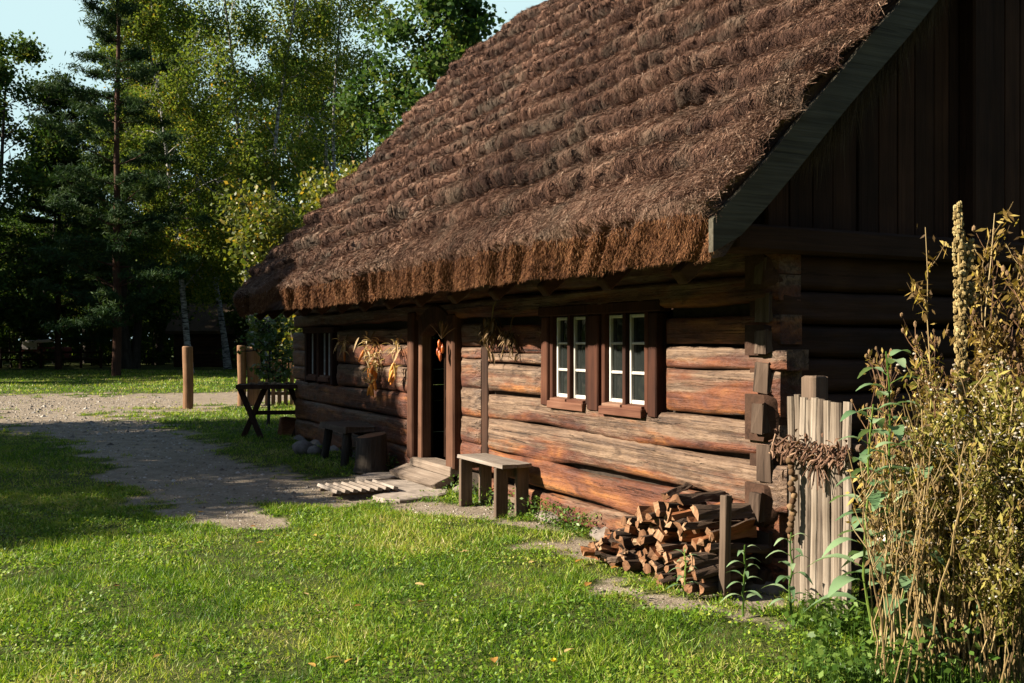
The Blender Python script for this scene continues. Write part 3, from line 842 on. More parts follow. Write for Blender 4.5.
# barge boards on the near verge (front and back slope)
for mir in (0, 1):
    mb = MB()
    xs = np.linspace(-.93, XR, 24)
    V = []
    for x in xs:
        d = x + .93
        zt = 2.285 + .965 * d + .012 * d * d
        zb = max(2.10, zt - .295) if True else 0
        zb = 2.10 if x < -.92 else zt - .27
        if x < -.80: zb = 2.105 + max(0, (x + .93)) * .12
        if x > -.80: zb = max(zb, 2.12)
        X = x if not mir else 2 * XR - x
        zt += .014 * math.sin(x * 7.3) * math.sin(x * 2.9); zb += .010 * math.sin(x * 5.1 + 1) * (x > -.7)
        V += [(X, -.565, zb), (X, -.565, zt), (X, -.525, zt), (X, -.525, zb)]
    V = np.array(V); F = []
    for i in range(len(xs) - 1):
        a = i * 4
        for k in range(4):
            F.append((a + k, a + (k + 1) % 4, a + 4 + (k + 1) % 4, a + 4 + k))
    F += [(0, 1, 2, 3), (len(V) - 1, len(V) - 2, len(V) - 3, len(V) - 4)]
    mb.add(V, np.array(F), .4); mb.build('barge_board', M['board_green'], house)

# ---- windows
def window(y0, y1, z0=1.04, z1=1.83, ry=0):
    w = empty('window'); w.parent = house
    mb = MB()
    ym = (y0 + y1) / 2
    # each of the two casements
    for (a, b) in ((y0 + .02, ym - .022), (ym + .022, y1 - .02)):
        c = MB(); zb, zt = z0 + .075, z1
        for yy in (a + .02, b - .016): c.box((.035, yy, (zb + zt) / 2), (.035, .022, zt - zb), bevel=.005)
        for zz, hh in ((zb + .016, .032), (zb + (zt - zb) * .345, .024), (zb + (zt - zb) * .675, .020), (zt - .014, .026)):
            c.box((.034, (a + b) / 2, zz), (.028, b - a - .06, hh), bevel=.005)
        c.build('casement', M['white'], w)
        gmb = MB(); gmb.box((.046, (a + b) / 2, (zb + zt) / 2), (.004, b - a - .03, zt - zb - .03), bevel=.0005); gmb.build('pane', M['glass'], w)
        s = MB(); s.box((-.005, (a + b) / 2, zb - .018), (.085, b - a + .02, .03), ry=-.12); s.build('ledge', M['sill'], w)
    m = MB(); m.box((.015, ym, (z0 + z1) / 2 + .02), (.07, .045, z1 - z0)); m.build('mullion', M['frame'], w)
    for yy in (y0 - .012, y1 + .012):
        m = MB(); m.box((.02, yy, (z0 + z1) / 2 + .02), (.08, .05, z1 - z0)); m.build('side_frame', M['frame'], w)
    s = MB(); s.box((-.015, ym, z0 + .018), (.10, y1 - y0 + .02, .065), ry=-.1, jit=.004); s.build('sill', M['sill'], w)
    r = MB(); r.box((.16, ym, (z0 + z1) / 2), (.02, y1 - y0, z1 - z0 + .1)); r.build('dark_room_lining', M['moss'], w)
    return w
window(1.40, 1.99); window(2.27, 2.86)
window(9.62, 10.12, 1.03, 1.75); window(10.28, 10.78, 1.03, 1.75)
for (yy, ww) in ((1.275, .105), (2.13, .165), (2.96, .12)):
    mb = MB(); mb.box((.012, yy, 1.435), (.11, ww, .80), jit=.004); mb.build('window_post', M['frame'], house)
mb = MB(); mb.box((.01, 2.12, 1.885), (.12, 1.9, .09)); mb.build('lintel', M['frame'], house)
mb = MB(); mb.box((.0, 10.2, 1.80), (.12, 1.7, .09)); mb.build('lintel', M['frame'], house)
for yy in (9.48, 10.2, 10.88):
    mb = MB(); mb.box((.0, yy, 1.38), (.11, .12, .82)); mb.build('window_post', M['frame'], house)

# ---- door
for (yy, ww, xx, hh) in ((5.02, .2, -.03, 1.70), (6.16, .17, -.05, 1.75), (6.02, .11, -.02, 1.72)):
    mb = MB(); mb.box((xx + .06, yy, .22 + hh / 2), (.22 if yy != 6.02 else .13, ww, hh), jit=.004); mb.build('door_jamb', M['jamb'], house)
mb = MB()
for k in range(9):      # arched head board
    a = k / 8; mb.box((.03, 5.12 + .8 * a, 1.80 + .12 * math.sin(math.pi * a)), (.18, .13, .22), rx=math.cos(math.pi * a) * .45)
mb.build('door_head', M['plank_dark'], house)
mb = MB(); mb.box((.02, 5.55, .20), (.24, 1.2, .10), jit=.006); mb.box((-.16, 5.66, .075), (.26, 1.35, .08), jit=.010, ry=-.30); mb.build('threshold', M['worn_step'], house)
dr = empty('door', (.22, 5.90, 0)); dr.parent = house; dr.rotation_euler = (0, 0, rad(66))
mb = MB()
for k in range(5): mb.box((0, -.09 - .155 * k, 1.0), (.035, .148, 1.5))
for zz in (.55, 1.0, 1.45): mb.box((-.03, -.4, zz), (.03, .74, .09))
mb.build('door_leaf', M['plank_dark'], dr)
mb = MB(); mb.tube([(-.05, -.68, 1.0), (-.10, -.68, 1.0), (-.10, -.68, 1.12), (-.05, -.68, 1.12)], .008); mb.build('handle', M['iron'], dr)
# foundation stones
for k in range(13):
    y = .1 + k * .93
    if 4.9 < y < 6.3: continue
    mb = MB(); mb.blob((.0, y, .0), (.14, .26, .085), seed=k, amp=.10); mb.build('foundation_stone', M['fieldstone'], house, smooth_=True)

# ------------------------------------------------------------------ things around the house
# near bench (plank seat, four board legs)
b = empty('bench', hw(-.235, 3.60), HROT, 'low bench with pale bleached plank seat standing between doorway and firewood pile', 'bench')
mb = MB(); mb.box((-.085, 0, .475), (.155, 1.0, .035), jit=.002, rnd=.6); mb.box((.075, .01, .472), (.155, .99, .035), jit=.002, rnd=.35); mb.build('seat', M['grey_y'], b)
for sy in (-.38, .40):
    for sx in (-.115, .10):
        mb = MB(); mb.box((sx, sy, .225), (.125, .05, .46), jit=.002); mb.build('leg', M['leg'], b)
for sy in (-.38, .40):
    mb = MB(); mb.box((0, sy + .04, .40), (.25, .025, .09)); mb.build('cross_board', M['leg'], b)
mb = MB(); mb.box((.15, 0, .10), (.03, .80, .05)); mb.build('stretcher', M['leg'], b)

# chopping stump
mb = MB(); th = np.linspace(0, 2 * np.pi, 20, endpoint=False)
pts = []
for z, r in ((0, .225), (.10, .20), (.44, .185), (.455, .175)):
    for t in th: pts.append((r * math.cos(t) * (1 + .05 * math.sin(5 * t)), r * math.sin(t) * (1 + .05 * math.sin(5 * t)), z + .03 * math.cos(t) * (z > .2)))
i = np.arange(20); j = (i + 1) % 20
F = np.vstack([np.stack([k * 20 + i, k * 20 + j, (k + 1) * 20 + j, (k + 1) * 20 + i], 1) for k in range(3)])
mb.add(np.array(pts), F, .4)
st = empty('tree_stump', hw(-.33, 6.85), HROT, 'short upright log stump standing by the house wall left of the door', 'stump')
mb.build('bark', M['trunk'], st, smooth_=True)
mb = MB(); top = np.array([p for p in pts[60:]] + [(0, 0, .455)]); mb.add(top, np.stack([i, j, np.full(20, 20)], 1), .5); mb.build('cut_top', M['logend'], st)
# low rough bench left of it
b = empty('rough_bench', hw(-.30, 7.95), HROT, 'low dark rustic bench of a half log in the shade beside the stump', 'bench')
mb = MB(); mb.box((0, 0, .48), (.40, 1.15, .07), jit=.01); mb.build('seat', M['leg'], b)
for sx, sy in ((-.12, -.4), (.12, -.4), (-.12, .4), (.12, .4)):
    mb = MB(); mb.tube([(sx * 1.5, sy * 1.12, 0), (sx, sy, .46)], [.055, .06], 8); mb.build('leg', M['trunk'], b, smooth_=True)
# field stones beside the bench
for k, (x, y, r) in enumerate(((-.55, 9.2, .16), (-.45, 8.95, .11))):
    mb = MB(); mb.blob((0, 0, r * .5), (r, r * 1.1, r * .75), seed=40 + k, amp=.07)
    o = mb.build('field_stone', M['fieldstone'], None, hw(x, y), smooth_=True)
    tag(o, ['larger round grey stone lying left of the rustic bench', 'smaller round grey stone lying close to the rustic bench leg'][k], 'stone')
# trestle table with crossed legs
tb = empty('trestle_table', (-3.98, 16.9, 0), rad(10), 'dark trestle table with crossed legs in shade at the end of the house', 'table')
mb = MB()
for k in range(3): mb.box((0, -.22 + .22 * k, .87), (1.32, .215, .07), jit=.005)
mb.build('table_top', M['plank_dark'], tb)
for sx in (-.42, .42):
    mb = MB()
    for s in (-1, 1): mb.box((sx + .03 * s, 0, .42), (.09, .13, 1.02), ry=s * rad(24), rx=s * rad(14))
    mb.build('crossed_leg', M['plank_dark'], tb)
mb = MB(); mb.box((0, 0, .42), (.9, .05, .07)); mb.build('stretcher', M['plank_dark'], tb)
mb = MB()
for k in range(16): mb.blob((random.uniform(-.35, .3), random.uniform(-.18, .18), .90 + .02 * random.random()), (.05, .04, .025), seed=k)
o = mb.build('dried_cuttings', M['herb'], None, (-4.05, 16.9, 0)); tag(o, 'heap of dry brown cuttings lying on the trestle table', 'cuttings', kind='stuff')
# split wood block lying under the table
mb = MB(); mb.box((0, 0, .16), (.34, .26, .32), jit=.02, rz=.4); o = mb.build('wooden_block', M['split'], None, (-3.85, 17.3, 0)); tag(o, 'reddish split wood block standing under the trestle table', 'block')
# slatted boot grate in front of the flagstones
gr = empty('boot_grate', (-1.66, 10.66, .0), HROT + rad(2), 'pale slatted wooden boot grate lying in the grass by the flagstones', 'grate')
for k in range(8):
    mb = MB(); mb.box((-.31 + .09 * k, 0, .062), (.055, .62, .035), ry=.25, jit=.002); mb.build('slat', M['grey_y'], gr)
for s_ in (-.2, .2):
    mb = MB(); mb.box((0, s_, .025), (.70, .045, .03)); mb.build('runner', M['leg'], gr)
# flagstones
def flag(x, y, rx, ry, rot, seed, lab):
    g_ = np.random.default_rng(seed); n_ = 9
    a = np.sort(g_.uniform(0, 2 * np.pi / n_ * .6, n_) + np.arange(n_) * 2 * np.pi / n_)
    ring = np.stack([rx * np.cos(a), ry * np.sin(a)], 1) * g_.uniform(.85, 1.1, (n_, 1))
    V = np.vstack([np.c_[ring, np.full(n_, -.05)], np.c_[ring, np.full(n_, .012)], np.c_[ring * .93, np.full(n_, .022)], [[0, 0, .024]]])
    i_ = np.arange(n_); j_ = (i_ + 1) % n_
    mb = MB(); F4 = np.vstack([np.stack([k * n_ + i_, k * n_ + j_, k * n_ + n_ + j_, k * n_ + n_ + i_], 1) for k in range(2)])
    mb.add(V, F4, .5); mb.add(V[2 * n_:], np.stack([i_, j_, np.full(n_, n_)], 1), .5)
    o = mb.build('flagstone', M['stone'], None, hw(x, y), HROT + rot); tag(o, lab, 'flagstone')
flag(-.46, 4.98, .33, .42, .3, 1, 'broad pale flagstone directly before the threshold, nearest the bench')
flag(-.55, 5.58, .36, .48, 1.1, 2, 'large flat flagstone between the boot grate and the door')
flag(-.42, 6.35, .26, .34, 2.2, 3, 'flat flagstone below the stump, farthest from the bench')
flag(-.80, 4.72, .22, .28, .7, 4, 'small flagstone half sunk in grass in front of the bench leg')
# fallen splinter by the wall
# ---- hanging bunches
def corn_bunch(loc, ncob, lab, s=1., hus=26):
    r = empty('corn_bunch', loc, HROT, lab, 'corn bunch')
    c = MB(); hk = MB(); g_ = np.random.default_rng(int(abs(loc[0]) * 1000))
    for k in range(ncob):
        x = g_.uniform(-.07, .03) * s; y = g_.uniform(-.10, .10) * s; z = -g_.uniform(.05, .36) * s
        L = .17 * s
        d = np.array([g_.normal(0, .25), g_.normal(0, .25), -1]); d /= np.linalg.norm(d)
        P = [np.array([x, y, z]) + d * L * t for t in (0, .15, .5, .85, 1)]
        c.tube(P, np.array([.012, .022, .024, .017, .006]) * s, 8, rnd=g_.random())
        for q in range(3):
            dd = d * -.6 + g_.normal(0, .5, 3); v_, f_ = folded_leaf(P[0], dd, .16 * s, .04 * s, .3); hk.add(v_, f_, g_.random())
    for k in range(hus):
        v_, f_ = folded_leaf((g_.normal(0, .05) * s, g_.normal(0, .09) * s, g_.normal(.02, .04)), g_.normal(0, 1, 3) + np.array([-.3, 0, .3]), .16 * s, .035 * s, .5); hk.add(v_, f_, g_.random())
    c.build('cob', M['corn'], r, smooth_=True); hk.build('husk', M['husk'], r)
    t = MB(); t.tube([(0, 0, -.02), (.04, 0, .10), (.08, 0, .16)], .006); t.build('string', M['cane'], r)
corn_bunch(hw(-.10, 7.62, 1.60), 2, 'dry pale corn husk bunch high on the wall above the orange cobs')
corn_bunch(hw(-.09, 7.44, 1.40), 9, 'long bunch of orange corn cobs hanging on the shaded wall')
corn_bunch(hw(-.10, 6.62, 1.55), 3, 'straw coloured corn bunch hanging beside the door jamb', 1.0, 18)
corn_bunch(hw(-.09, 8.75, 1.58), 1, 'small dry husk bunch hanging alone in shade left of the others', .9, 22)
r = empty('pepper_bunch', hw(-.17, 5.02, 1.64), HROT, 'bunch of orange red peppers under dry stalks hanging at the door jamb', 'pepper bunch')
mb = MB()
for k in range(6): mb.blob((random.uniform(-.03, .02), random.uniform(-.05, .05), -.05 - .028 * k), (.020, .020, .048), seed=k, amp=.10)
mb.build('pepper', M['pepper'], r, smooth_=True)
mb = MB()
for k in range(26):
    v_, f_ = folded_leaf((0, 0, .0), (random.uniform(-.4, .4), random.uniform(-.5, .5), random.uniform(.5, 1.4)), .26, .03, .2); mb.add(v_, f_)
mb.build('dry_stalk', M['herb'], r)
for k, (y, z, s) in enumerate(((3.95, 1.86, 1.0), (3.55, 1.72, .7))):
    r = empty('herb_bunch', hw(-.10, y, z), HROT, ['large dried herb bunch hanging in the eave shadow above the notched post', 'small dried herb bunch hanging in the eave shadow beside the window'][k], 'herb bunch')
    mb = MB(); g_ = np.random.default_rng(k)
    for q in range(70):
        v_, f_ = folded_leaf((g_.normal(0, .04) * s, g_.normal(0, .07) * s, -abs(g_.normal(0, .14)) * s), (g_.normal(0, .6), g_.normal(0, .6), -1), .13 * s, .035 * s, .2); mb.add(v_, f_)
    mb.build('dried_leaf', M['herb'], r)
    mb = MB(); mb.tube([(0, 0, -.1), (.03, 0, .1), (.06, 0, .16)], .006); mb.build('string', M['cane'], r)

# ---- firewood
def wood_piece(seed, L):
    g_ = np.random.default_rng(900 + seed)
    kind = seed % 4
    R = g_.uniform(.030, .062)
    if kind == 0: a = np.linspace(-.8, .8, 5); ring = [(R * 1.25 * math.sin(t), R * 1.25 * math.cos(t) - R * .45) for t in a] + [(0.01, -R * .5)]
    elif kind == 1: a = np.linspace(-1.5, 1.5, 7); ring = [(R * math.sin(t), R * math.cos(t) - R * .35) for t in a] + [(0, -R * .3)]
    elif kind == 2: ring = [(-R * .7, R * .5), (R * .6, R * .6), (R * .75, -R * .45), (-R * .5, -R * .55)]
    else: a = np.linspace(0, 2 * np.pi, 9)[:-1]; ring = [(R * .72 * math.sin(t), R * .72 * math.cos(t)) for t in a]
    ring = np.array(ring) * g_.uniform(.9, 1.1, (len(ring), 1)); m = len(ring)
    ns = 5; V = []
    for i_ in range(ns):
        t = i_ / (ns - 1); off = g_.normal(0, .004, (m, 2)); tw = 1 + .06 * g_.normal()
        for p, o_ in zip(ring, off): V.append((-L / 2 + L * t + g_.normal(0, .006) * (i_ in (0, ns - 1)), p[0] * tw + o_[0], p[1] * tw + o_[1]))
    V = np.array(V); F = []; mi = []
    for i_ in range(ns - 1):
        for k in range(m):
            F.append((i_ * m + k, i_ * m + (k + 1) % m, (i_ + 1) * m + (k + 1) % m, (i_ + 1) * m + k))
            nb = {0: 4, 1: 6, 2: 1, 3: 8}[kind]
            mi.append(0 if k < nb else 1)
    tri = []; nV = len(V)
    V = np.vstack([V, [V[:m].mean(0)], [V[-m:].mean(0)]])
    for k in range(m):
        tri.append((k, nV, (k + 1) % m)); mi.append(2)
    for k in range(m):
        tri.append(((ns - 1) * m + k, (ns - 1) * m + (k + 1) % m, nV + 1)); mi.append(2)
    return np_mesh('firewood_log', V, [np.array(F), np.array(tri)], [M['bark'], M['split'], M['logend']], {'rnd': np.full(len(V), g_.random())}, False, mi)
pieces = [wood_piece(k, .34 + .03 * (k % 4)) for k in range(16)]
random.seed(21)
cnt = 0
row = 0; z = .06
while z < .56:
    y = .0 + .04 * (row % 2)
    while y < 1.26:
        top = .47 - .05 * math.sin(y * 9 + 1) if y < .66 else .49 - (y - .66) * .58
        if z < top:
            xj = random.uniform(-.08, .06); slope = max(0, y - .9) * .10 + max(0, .3 - z) * .25
            o = link('firewood_log', random.choice(pieces), None, hw(-.30 + xj - slope, y + random.uniform(-.015, .015), z + random.uniform(-.012, .012)))
            o.rotation_euler = (random.uniform(0, 6.28), random.uniform(-.16, .16), HROT + random.uniform(-.25, .25) + (random.random() < .12) * random.uniform(-.5, .5))
            tag(o, 'split firewood log stacked in the pile against the log wall', 'firewood', 'firewood logs in the stacked pile'); cnt += 1
        y += random.uniform(.054, .090)
    z += .061; row += 1
# small loose pieces at the left foot of the heap
for k in range(40):
    y = random.uniform(.85, 1.36); x = -random.uniform(.28, .66); zz = max(.04, .26 - (y - 1.0) * .34 - max(0, -x - .4) * .5) * random.random() + .035
    o = link('firewood_log', pieces[k % 16], None, hw(x, y, zz)); o.scale = (random.uniform(.35, .6), .75, .75)
    o.rotation_euler = (random.uniform(0, 6.28), random.uniform(-.3, .3), random.uniform(0, 6.28))
    tag(o, 'short chunk of firewood tumbled at the foot of the pile', 'firewood', 'loose chunks at the foot of the firewood pile')
for k, (x, y, z, rz, ry, lab) in enumerate(((-.26, .42, .55, .12, .02, 'dark barked log lying on top of the firewood pile beside the stake'), (-.22, .72, .55, .5, -.08, 'tilted reddish split log crowning the firewood pile'), (-.30, .12, .52, -.1, .03, 'thick barked log at the right end of the firewood top row'))):
    o = link('firewood_log', pieces[[1, 4, 5][k]], None, hw(x, y, z)); o.rotation_euler = (.2 * k, ry, HROT + rz); o.scale = (1.15, 1.15, 1.15)
    tag(o, lab, 'firewood')
mb = MB(); mb.box((0, 0, .32), (.05, .055, .67), jit=.004, rx=.02); o = mb.build('wooden_stake', M['leg'], None, hw(-.43, -.06), HROT); tag(o, 'grey upright stake holding the right end of the firewood pile', 'stake')

# ---- paling fence panels at the near corner
def pale(x, y, h, r, seed, lean=0, flat=1.):
    g_ = np.random.default_rng(seed)
    zz = np.linspace(-.05, h, 14)
    P = np.stack([x + .010 * (vn(zz * 3, zz * 0, seed) - .5) * 2 + lean * zz, y + .008 * (vn(zz * 3, zz * 0 + 5, seed) - .5) * 2, zz], 1)
    mb = MB(); mb.tube(P, r * (1 - .10 * zz / h) * (1 + .22 * (vn(zz * 6, zz * 0 + 2, seed) - .5)), 8, rnd=g_.random())
    for v_ in mb.v: v_[:, 0] = x + (v_[:, 0] - x) * flat
    return mb
fp = empty('paling_fence', hw(-.15, -.34), HROT, 'tall sunlit panel of close set grey round palings beside the house corner', 'fence')
random.seed(4)
for k in range(10):
    y = -.0 - .048 * k
    pale(.010 * (k % 2) + random.uniform(-.006, .006), y + random.uniform(-.005, .005), 1.28 + random.uniform(-.018, .014) - .003 * k,   .028 + .004 * random.random(), 70 + k, flat=.62).build('paling', M['grey_z'], fp)
for zz in (.35, 1.0):
    mb = MB(); mb.tube([(.06, .06, zz), (.06, -.5, zz)], .024, 8); mb.build('rail', M['leg'], fp, smooth_=True)
mb = MB(); mb.box((.17, -.02, .70), (.12, .12, 1.40), jit=.003); mb.build('gate_post', M['leg'], fp)
# second panel behind the plants
fp2 = empty('paling_fence', hw(.27, -.52), HROT, 'shorter paling fence panel half hidden behind the dry plant stalks', 'fence')
for k in range(7):
    y = -.06 * k
    pale(.01 * (k % 2), y, 1.08 + random.uniform(-.04, .03), .03, 170 + k).build('paling', M['grey_z'], fp2, smooth_=True)
mb = MB(); mb.tube([(.06, .06, .8), (.06, -.5, .8)], .024, 8); mb.build('rail', M['leg'], fp2, smooth_=True)
# garland of dry vines wound round the palings, dried string hanging on it
g_ = np.random.default_rng(8)
gd = empty('vine_garland', hw(-.19, -.30, .97), HROT, 'reddish dry vine garland draped along the tall paling panel', 'garland')
mb = MB(); lf = MB()
for s in range(5):
    t = np.linspace(0, 1, 26); P = np.stack([-.03 + .035 * np.sin(t * 23 + s * 1.3), .05 - .60 * t, .045 * np.cos(t * 21 + s * 1.3) - .03 * np.sin(np.pi * t) + .02 * g_.normal(0, 1, 26)], 1)
    mb.tube(P, .007, 5)
for k in range(110):
    t = g_.random(); v_, f_ = folded_leaf((-.03 + g_.normal(0, .03), .06 - .62 * t, g_.normal(0, .045)), g_.normal(0, 1, 3), .05, .025, .5, .4, 3); lf.add(v_, f_, g_.random())
mb.build('twig', M['vinedry'], gd); lf.build('dry_leaf', M['vinedry'], gd)
dc = empty('dried_string', hw(-.20, -.42, .93), HROT, 'string of dark dried fruit hanging down the palings below the garland', 'dried fruit string')
mb = MB()
for k in range(15): mb.blob((-.02 + g_.normal(0, .008), g_.normal(0, .012), -.035 * k), (.022, .022, .022), seed=k)
mb.build('dried_fruit', M['dryhead'], dc, smooth_=True)
mb = MB(); mb.tube([(-.02, 0, .04), (-.02, 0, -.53)], .004); mb.build('string', M['cane'], dc)
dc = empty('dried_string', hw(-.20, -.62, .93), HROT, 'short tuft of dry twigs hanging from the right part of the garland', 'twig tuft')
mb = MB()
for k in range(24): mb.tube([(-.02, 0, .02), (-.03 + g_.normal(0, .02), g_.normal(0, .05), -g_.uniform(.06, .2))], .003, 4)
mb.build('twig', M['vinedry'], dc)

# ------------------------------------------------------------------ plants on the right
def mkplant(name, parts_, label, cat, group=None):
    r = empty(name, (0, 0, -50), 0, label, cat, group)
    for nm, me in parts_: link(nm, me, r)
    return r
def stem_path(h, lean, az, g_, n=9, curl=.0):
    t = np.linspace(0, 1, n)
    wob = np.cumsum(g_.normal(0, .018, (n, 2)), 0)
    return np.stack([lean * h * math.cos(az) * t ** 1.3 + wob[:, 0] * h, lean * h * math.sin(az) * t ** 1.3 + wob[:, 1] * h, h * t], 1)
def dry_plant(seed, h, lean, kind):
    g_ = np.random.default_rng(seed); az = g_.uniform(0, 6.28)
    st_ = MB(); lv = []; hd = MB()
    ns = {'cane': 2, 'flower': 4, 'gold': 3, 'dark': 3}[kind]
    for s in range(ns):
        P = stem_path(h * g_.uniform(.75, 1.05), lean * g_.uniform(.5, 1.5), az + g_.normal(0, .9), g_, 10) + np.array([g_.normal(0, .04), g_.normal(0, .04), 0])
        r0 = {'cane': .0056, 'flower': .0042, 'gold': .0048, 'dark': .0045}[kind]
        st_.tube(P, np.linspace(r0, r0 * .45, 10), 5, rnd=g_.random())
        nb = {'cane': 4, 'flower': 15, 'gold': 11, 'dark': 8}[kind]
        for b_ in range(nb):
            t = g_.uniform(.35 if kind in ('flower',) else .5, .98); k = t * 9; i_ = int(k)
            base = P[i_] + (P[min(9, i_ + 1)] - P[i_]) * (k - i_)
            a2 = g_.uniform(0, 6.28); L = g_.uniform(.08, .24) * (1.2 - .5 * t)
            d = np.array([math.cos(a2) * .6, math.sin(a2) * .6, .8])
            Q = np.stack([base, base + d * L * .55, base + d * L + np.array([0, 0, .02])])
            st_.tube(Q, [r0 * .5, r0 * .4, r0 * .25], 4, rnd=g_.random(), cap=False)
            tip = Q[-1]
            if kind == 'dark':
                hd.blob(tip, (.009, .009, .014), rnd=g_.random(), seed=b_, nu=6, nv=4)
            if kind == 'flower':
                for q in range(2):
                    hd.blob(tip + g_.normal(0, .022, 3), np.array([.0075, .0075, .005]) * g_.uniform(.6, 1.2), rnd=g_.random(), seed=b_ + q, nu=6, nv=4)
            m_ = {'cane': 2, 'flower': 9, 'gold': 14, 'dark': 4}[kind]
            lv.append(Q[0] + (Q[-1] - Q[0]) * g_.random((m_, 1)) + g_.normal(0, .018, (m_, 3)))
        m_ = {'cane': 7, 'flower': 52, 'gold': 42, 'dark': 10}[kind]
        tt = g_.uniform(.25 if kind != 'cane' else .45, 1, m_) * 8.99; ii = tt.astype(int)
        lv.append(P[ii] + (P[ii + 1] - P[ii]) * (tt - ii)[:, None] + g_.normal(0, .032, (m_, 3)))
        if kind == 'dark': hd.blob(P[-1], (.011, .011, .018), seed=s, nu=6, nv=4)
    C_ = np.vstack(lv)
    sz = {'cane': .045, 'flower': .044, 'gold': .048, 'dark': .045}[kind]
    V, F = leaves_np(C_, g_.uniform(.5, 1.5, len(C_)) * sz, g_, .15, .30, 1.4)
    out = [('stem', st_.mesh('stem', M['darkcane'] if kind == 'dark' else M['cane'])),
           ('leaf', np_mesh('leaf', V, F, M['olive'] if kind == 'flower' else M['ochre'], {'rnd': np.repeat(g_.random(len(C_)), 4)}))]
    if hd.n: out.append(('flower_head' if kind == 'flower' else 'seed_head', hd.mesh('head', M['fluff'] if kind == 'flower' else M['dryhead'])))
    return out
TXT = {'cane': ('dry_stalk', 'bare dry ochre stalk leaning in the dense clump before the paling fence', 'dry stalks in the clump by the fence'),
       'flower': ('faded_flower_plant', 'withered bushy plant with small olive leaves and white faded flower heads', 'white flowered plants at the right edge'),
       'gold': ('golden_weed', 'tall weed with drooping golden yellow leaves among the dry stalks', 'golden leaved weeds among the stalks'),
       'dark': ('seed_head_plant', 'thin dark stemmed plant with small brown seed heads above the clump', 'dark seed head plants above the clump')}
random.seed(15)
def scatter(kind, protos, spots):
    nm, lab, grp = TXT[kind]
    P = [mkplant(nm, p, lab, 'plant', grp) for p in protos]
    for k, (X, Y, sc_) in enumerate(spots):
        o = P[k] if k < len(P) else copy_tree(P[k % len(P)])
        o.location = (X, Y, float(gz(X, Y))); o.rotation_euler = (0, 0, random.uniform(0, 6.28)); o.scale = (sc_, sc_, sc_)
def spots(n, px0, px1, y0, y1, s0, s1):
    out = []
    for k in range(n):
        Y = random.uniform(y0, y1); px = random.uniform(px0, px1); X = (px - 512) / 995 * Y
        out.append((X, Y, random.uniform(s0, s1)))
    return out
scatter('cane', [dry_plant(200 + k, 1.15 + .1 * (k % 3), .16, 'cane') for k in range(7)], spots(74, 878, 990, 4.55, 5.3, .7, 1.05))
scatter('flower', [dry_plant(220 + k, 1.25 + .06 * k, .08, 'flower') for k in range(5)], spots(38, 950, 1090, 4.5, 5.4, .70, 1.12))
scatter('gold', [dry_plant(240 + k, 1.70 + .06 * k, .07, 'gold') for k in range(4)], spots(4, 900, 945, 5.0, 5.6, .60, .74) + spots(10, 1005, 1085, 5.0, 5.6, .98, 1.16))
scatter('dark', [dry_plant(260 + k, 1.85, .06, 'dark') for k in range(4)], spots(6, 880, 960, 5.0, 5.6, .85, 1.0) + spots(7, 985, 1060, 4.9, 5.5, 1.0, 1.18))
# mullein spike
g_ = np.random.default_rng(66)
ml = empty('mullein', (2.26, 5.05, 0), 0, 'tall brown mullein with thick knobbly flower spike towering over the clump', 'plant')
P = np.stack([.02 * np.sin(np.linspace(0, 3, 12)), 0 * np.linspace(0, 1, 12), np.linspace(0, 2.30, 12)], 1)
mb = MB(); mb.tube(P, np.linspace(.014, .008, 12), 7); 
mb.tube([(.01, 0, 1.85), (.06, .0, 1.98), (.065, 0, 2.12)], .007, 6); mb.tube([(.01, 0, 1.72), (.07, .03, 1.80), (.085, .03, 1.90)], .007, 6)
mb.build('stem', M['mullein'], ml)
mb = MB()
for k in range(380):
    z = g_.uniform(1.35, 2.31); a = g_.uniform(0, 6.28); r = .022 * (1.1 - .5 * max(0, (z - 2.1) / .2))
    mb.blob((.02 * math.sin(z * 1.3) + r * math.cos(a), r * math.sin(a), z), (.010, .010, .012), seed=k, nu=5, nv=4)
for k in range(60):
    t = g_.random(); mb.blob((.063 + g_.normal(0, .012), g_.normal(0, .012), 1.97 + .16 * t), (.009, .009, .011), seed=k, nu=5, nv=4)
    mb.blob((.082 + g_.normal(0, .012), .03 + g_.normal(0, .012), 1.80 + .11 * t), (.009, .009, .011), seed=k, nu=5, nv=4)
mb.build('flower_spike', M['mullein'], ml)
mb = MB()
for k in range(26):
    z = g_.uniform(.5, 1.4); a = g_.uniform(0, 6.28); v_, f_ = folded_leaf((0, 0, z), (math.cos(a), math.sin(a), .3), .20, .05, .9); mb.add(v_, f_, g_.random())
mb.build('leaf', M['ochre'], ml)

# broad leaved green plants
def broad_plant(seed, h, nl, L, W_, lean=.05):
    g_ = np.random.default_rng(seed); st_ = MB(); lf_ = MB()
    P = stem_path(h, lean, g_.uniform(0, 6.28), g_, 10); st_.tube(P, np.linspace(.008, .004, 10), 6)
    for k in range(nl):
        t = .22 + .78 * k / nl; q = t * 8.99; i_ = int(q); base = P[i_] + (P[i_ + 1] - P[i_]) * (q - i_)
        a = k * 2.4 + g_.normal(0, .3); d = np.array([math.cos(a), math.sin(a), .25 + .4 * t])
        ll = L * g_.uniform(.75, 1.15) * (1.1 - .45 * t)
        pet = base + d / np.linalg.norm(d) * ll * .22
        st_.tube([base, pet], [.003, .002], 4, cap=False)
        v_, f_ = folded_leaf(pet, d, ll, W_ * ll / L, .45 + .3 * g_.random(), .13); lf_.add(v_, f_, g_.random())
    return [('stem', st_.mesh('stem', M['weed'])), ('leaf', lf_.mesh('leaf', M['bigleaf'], True))]
def bp(name, X, Y, args, lab, rz=0):
    o = mkplant(name, broad_plant(*args), lab, 'plant'); o.location = (X, Y, float(gz(X, Y))); o.rotation_euler = (0, 0, rz)
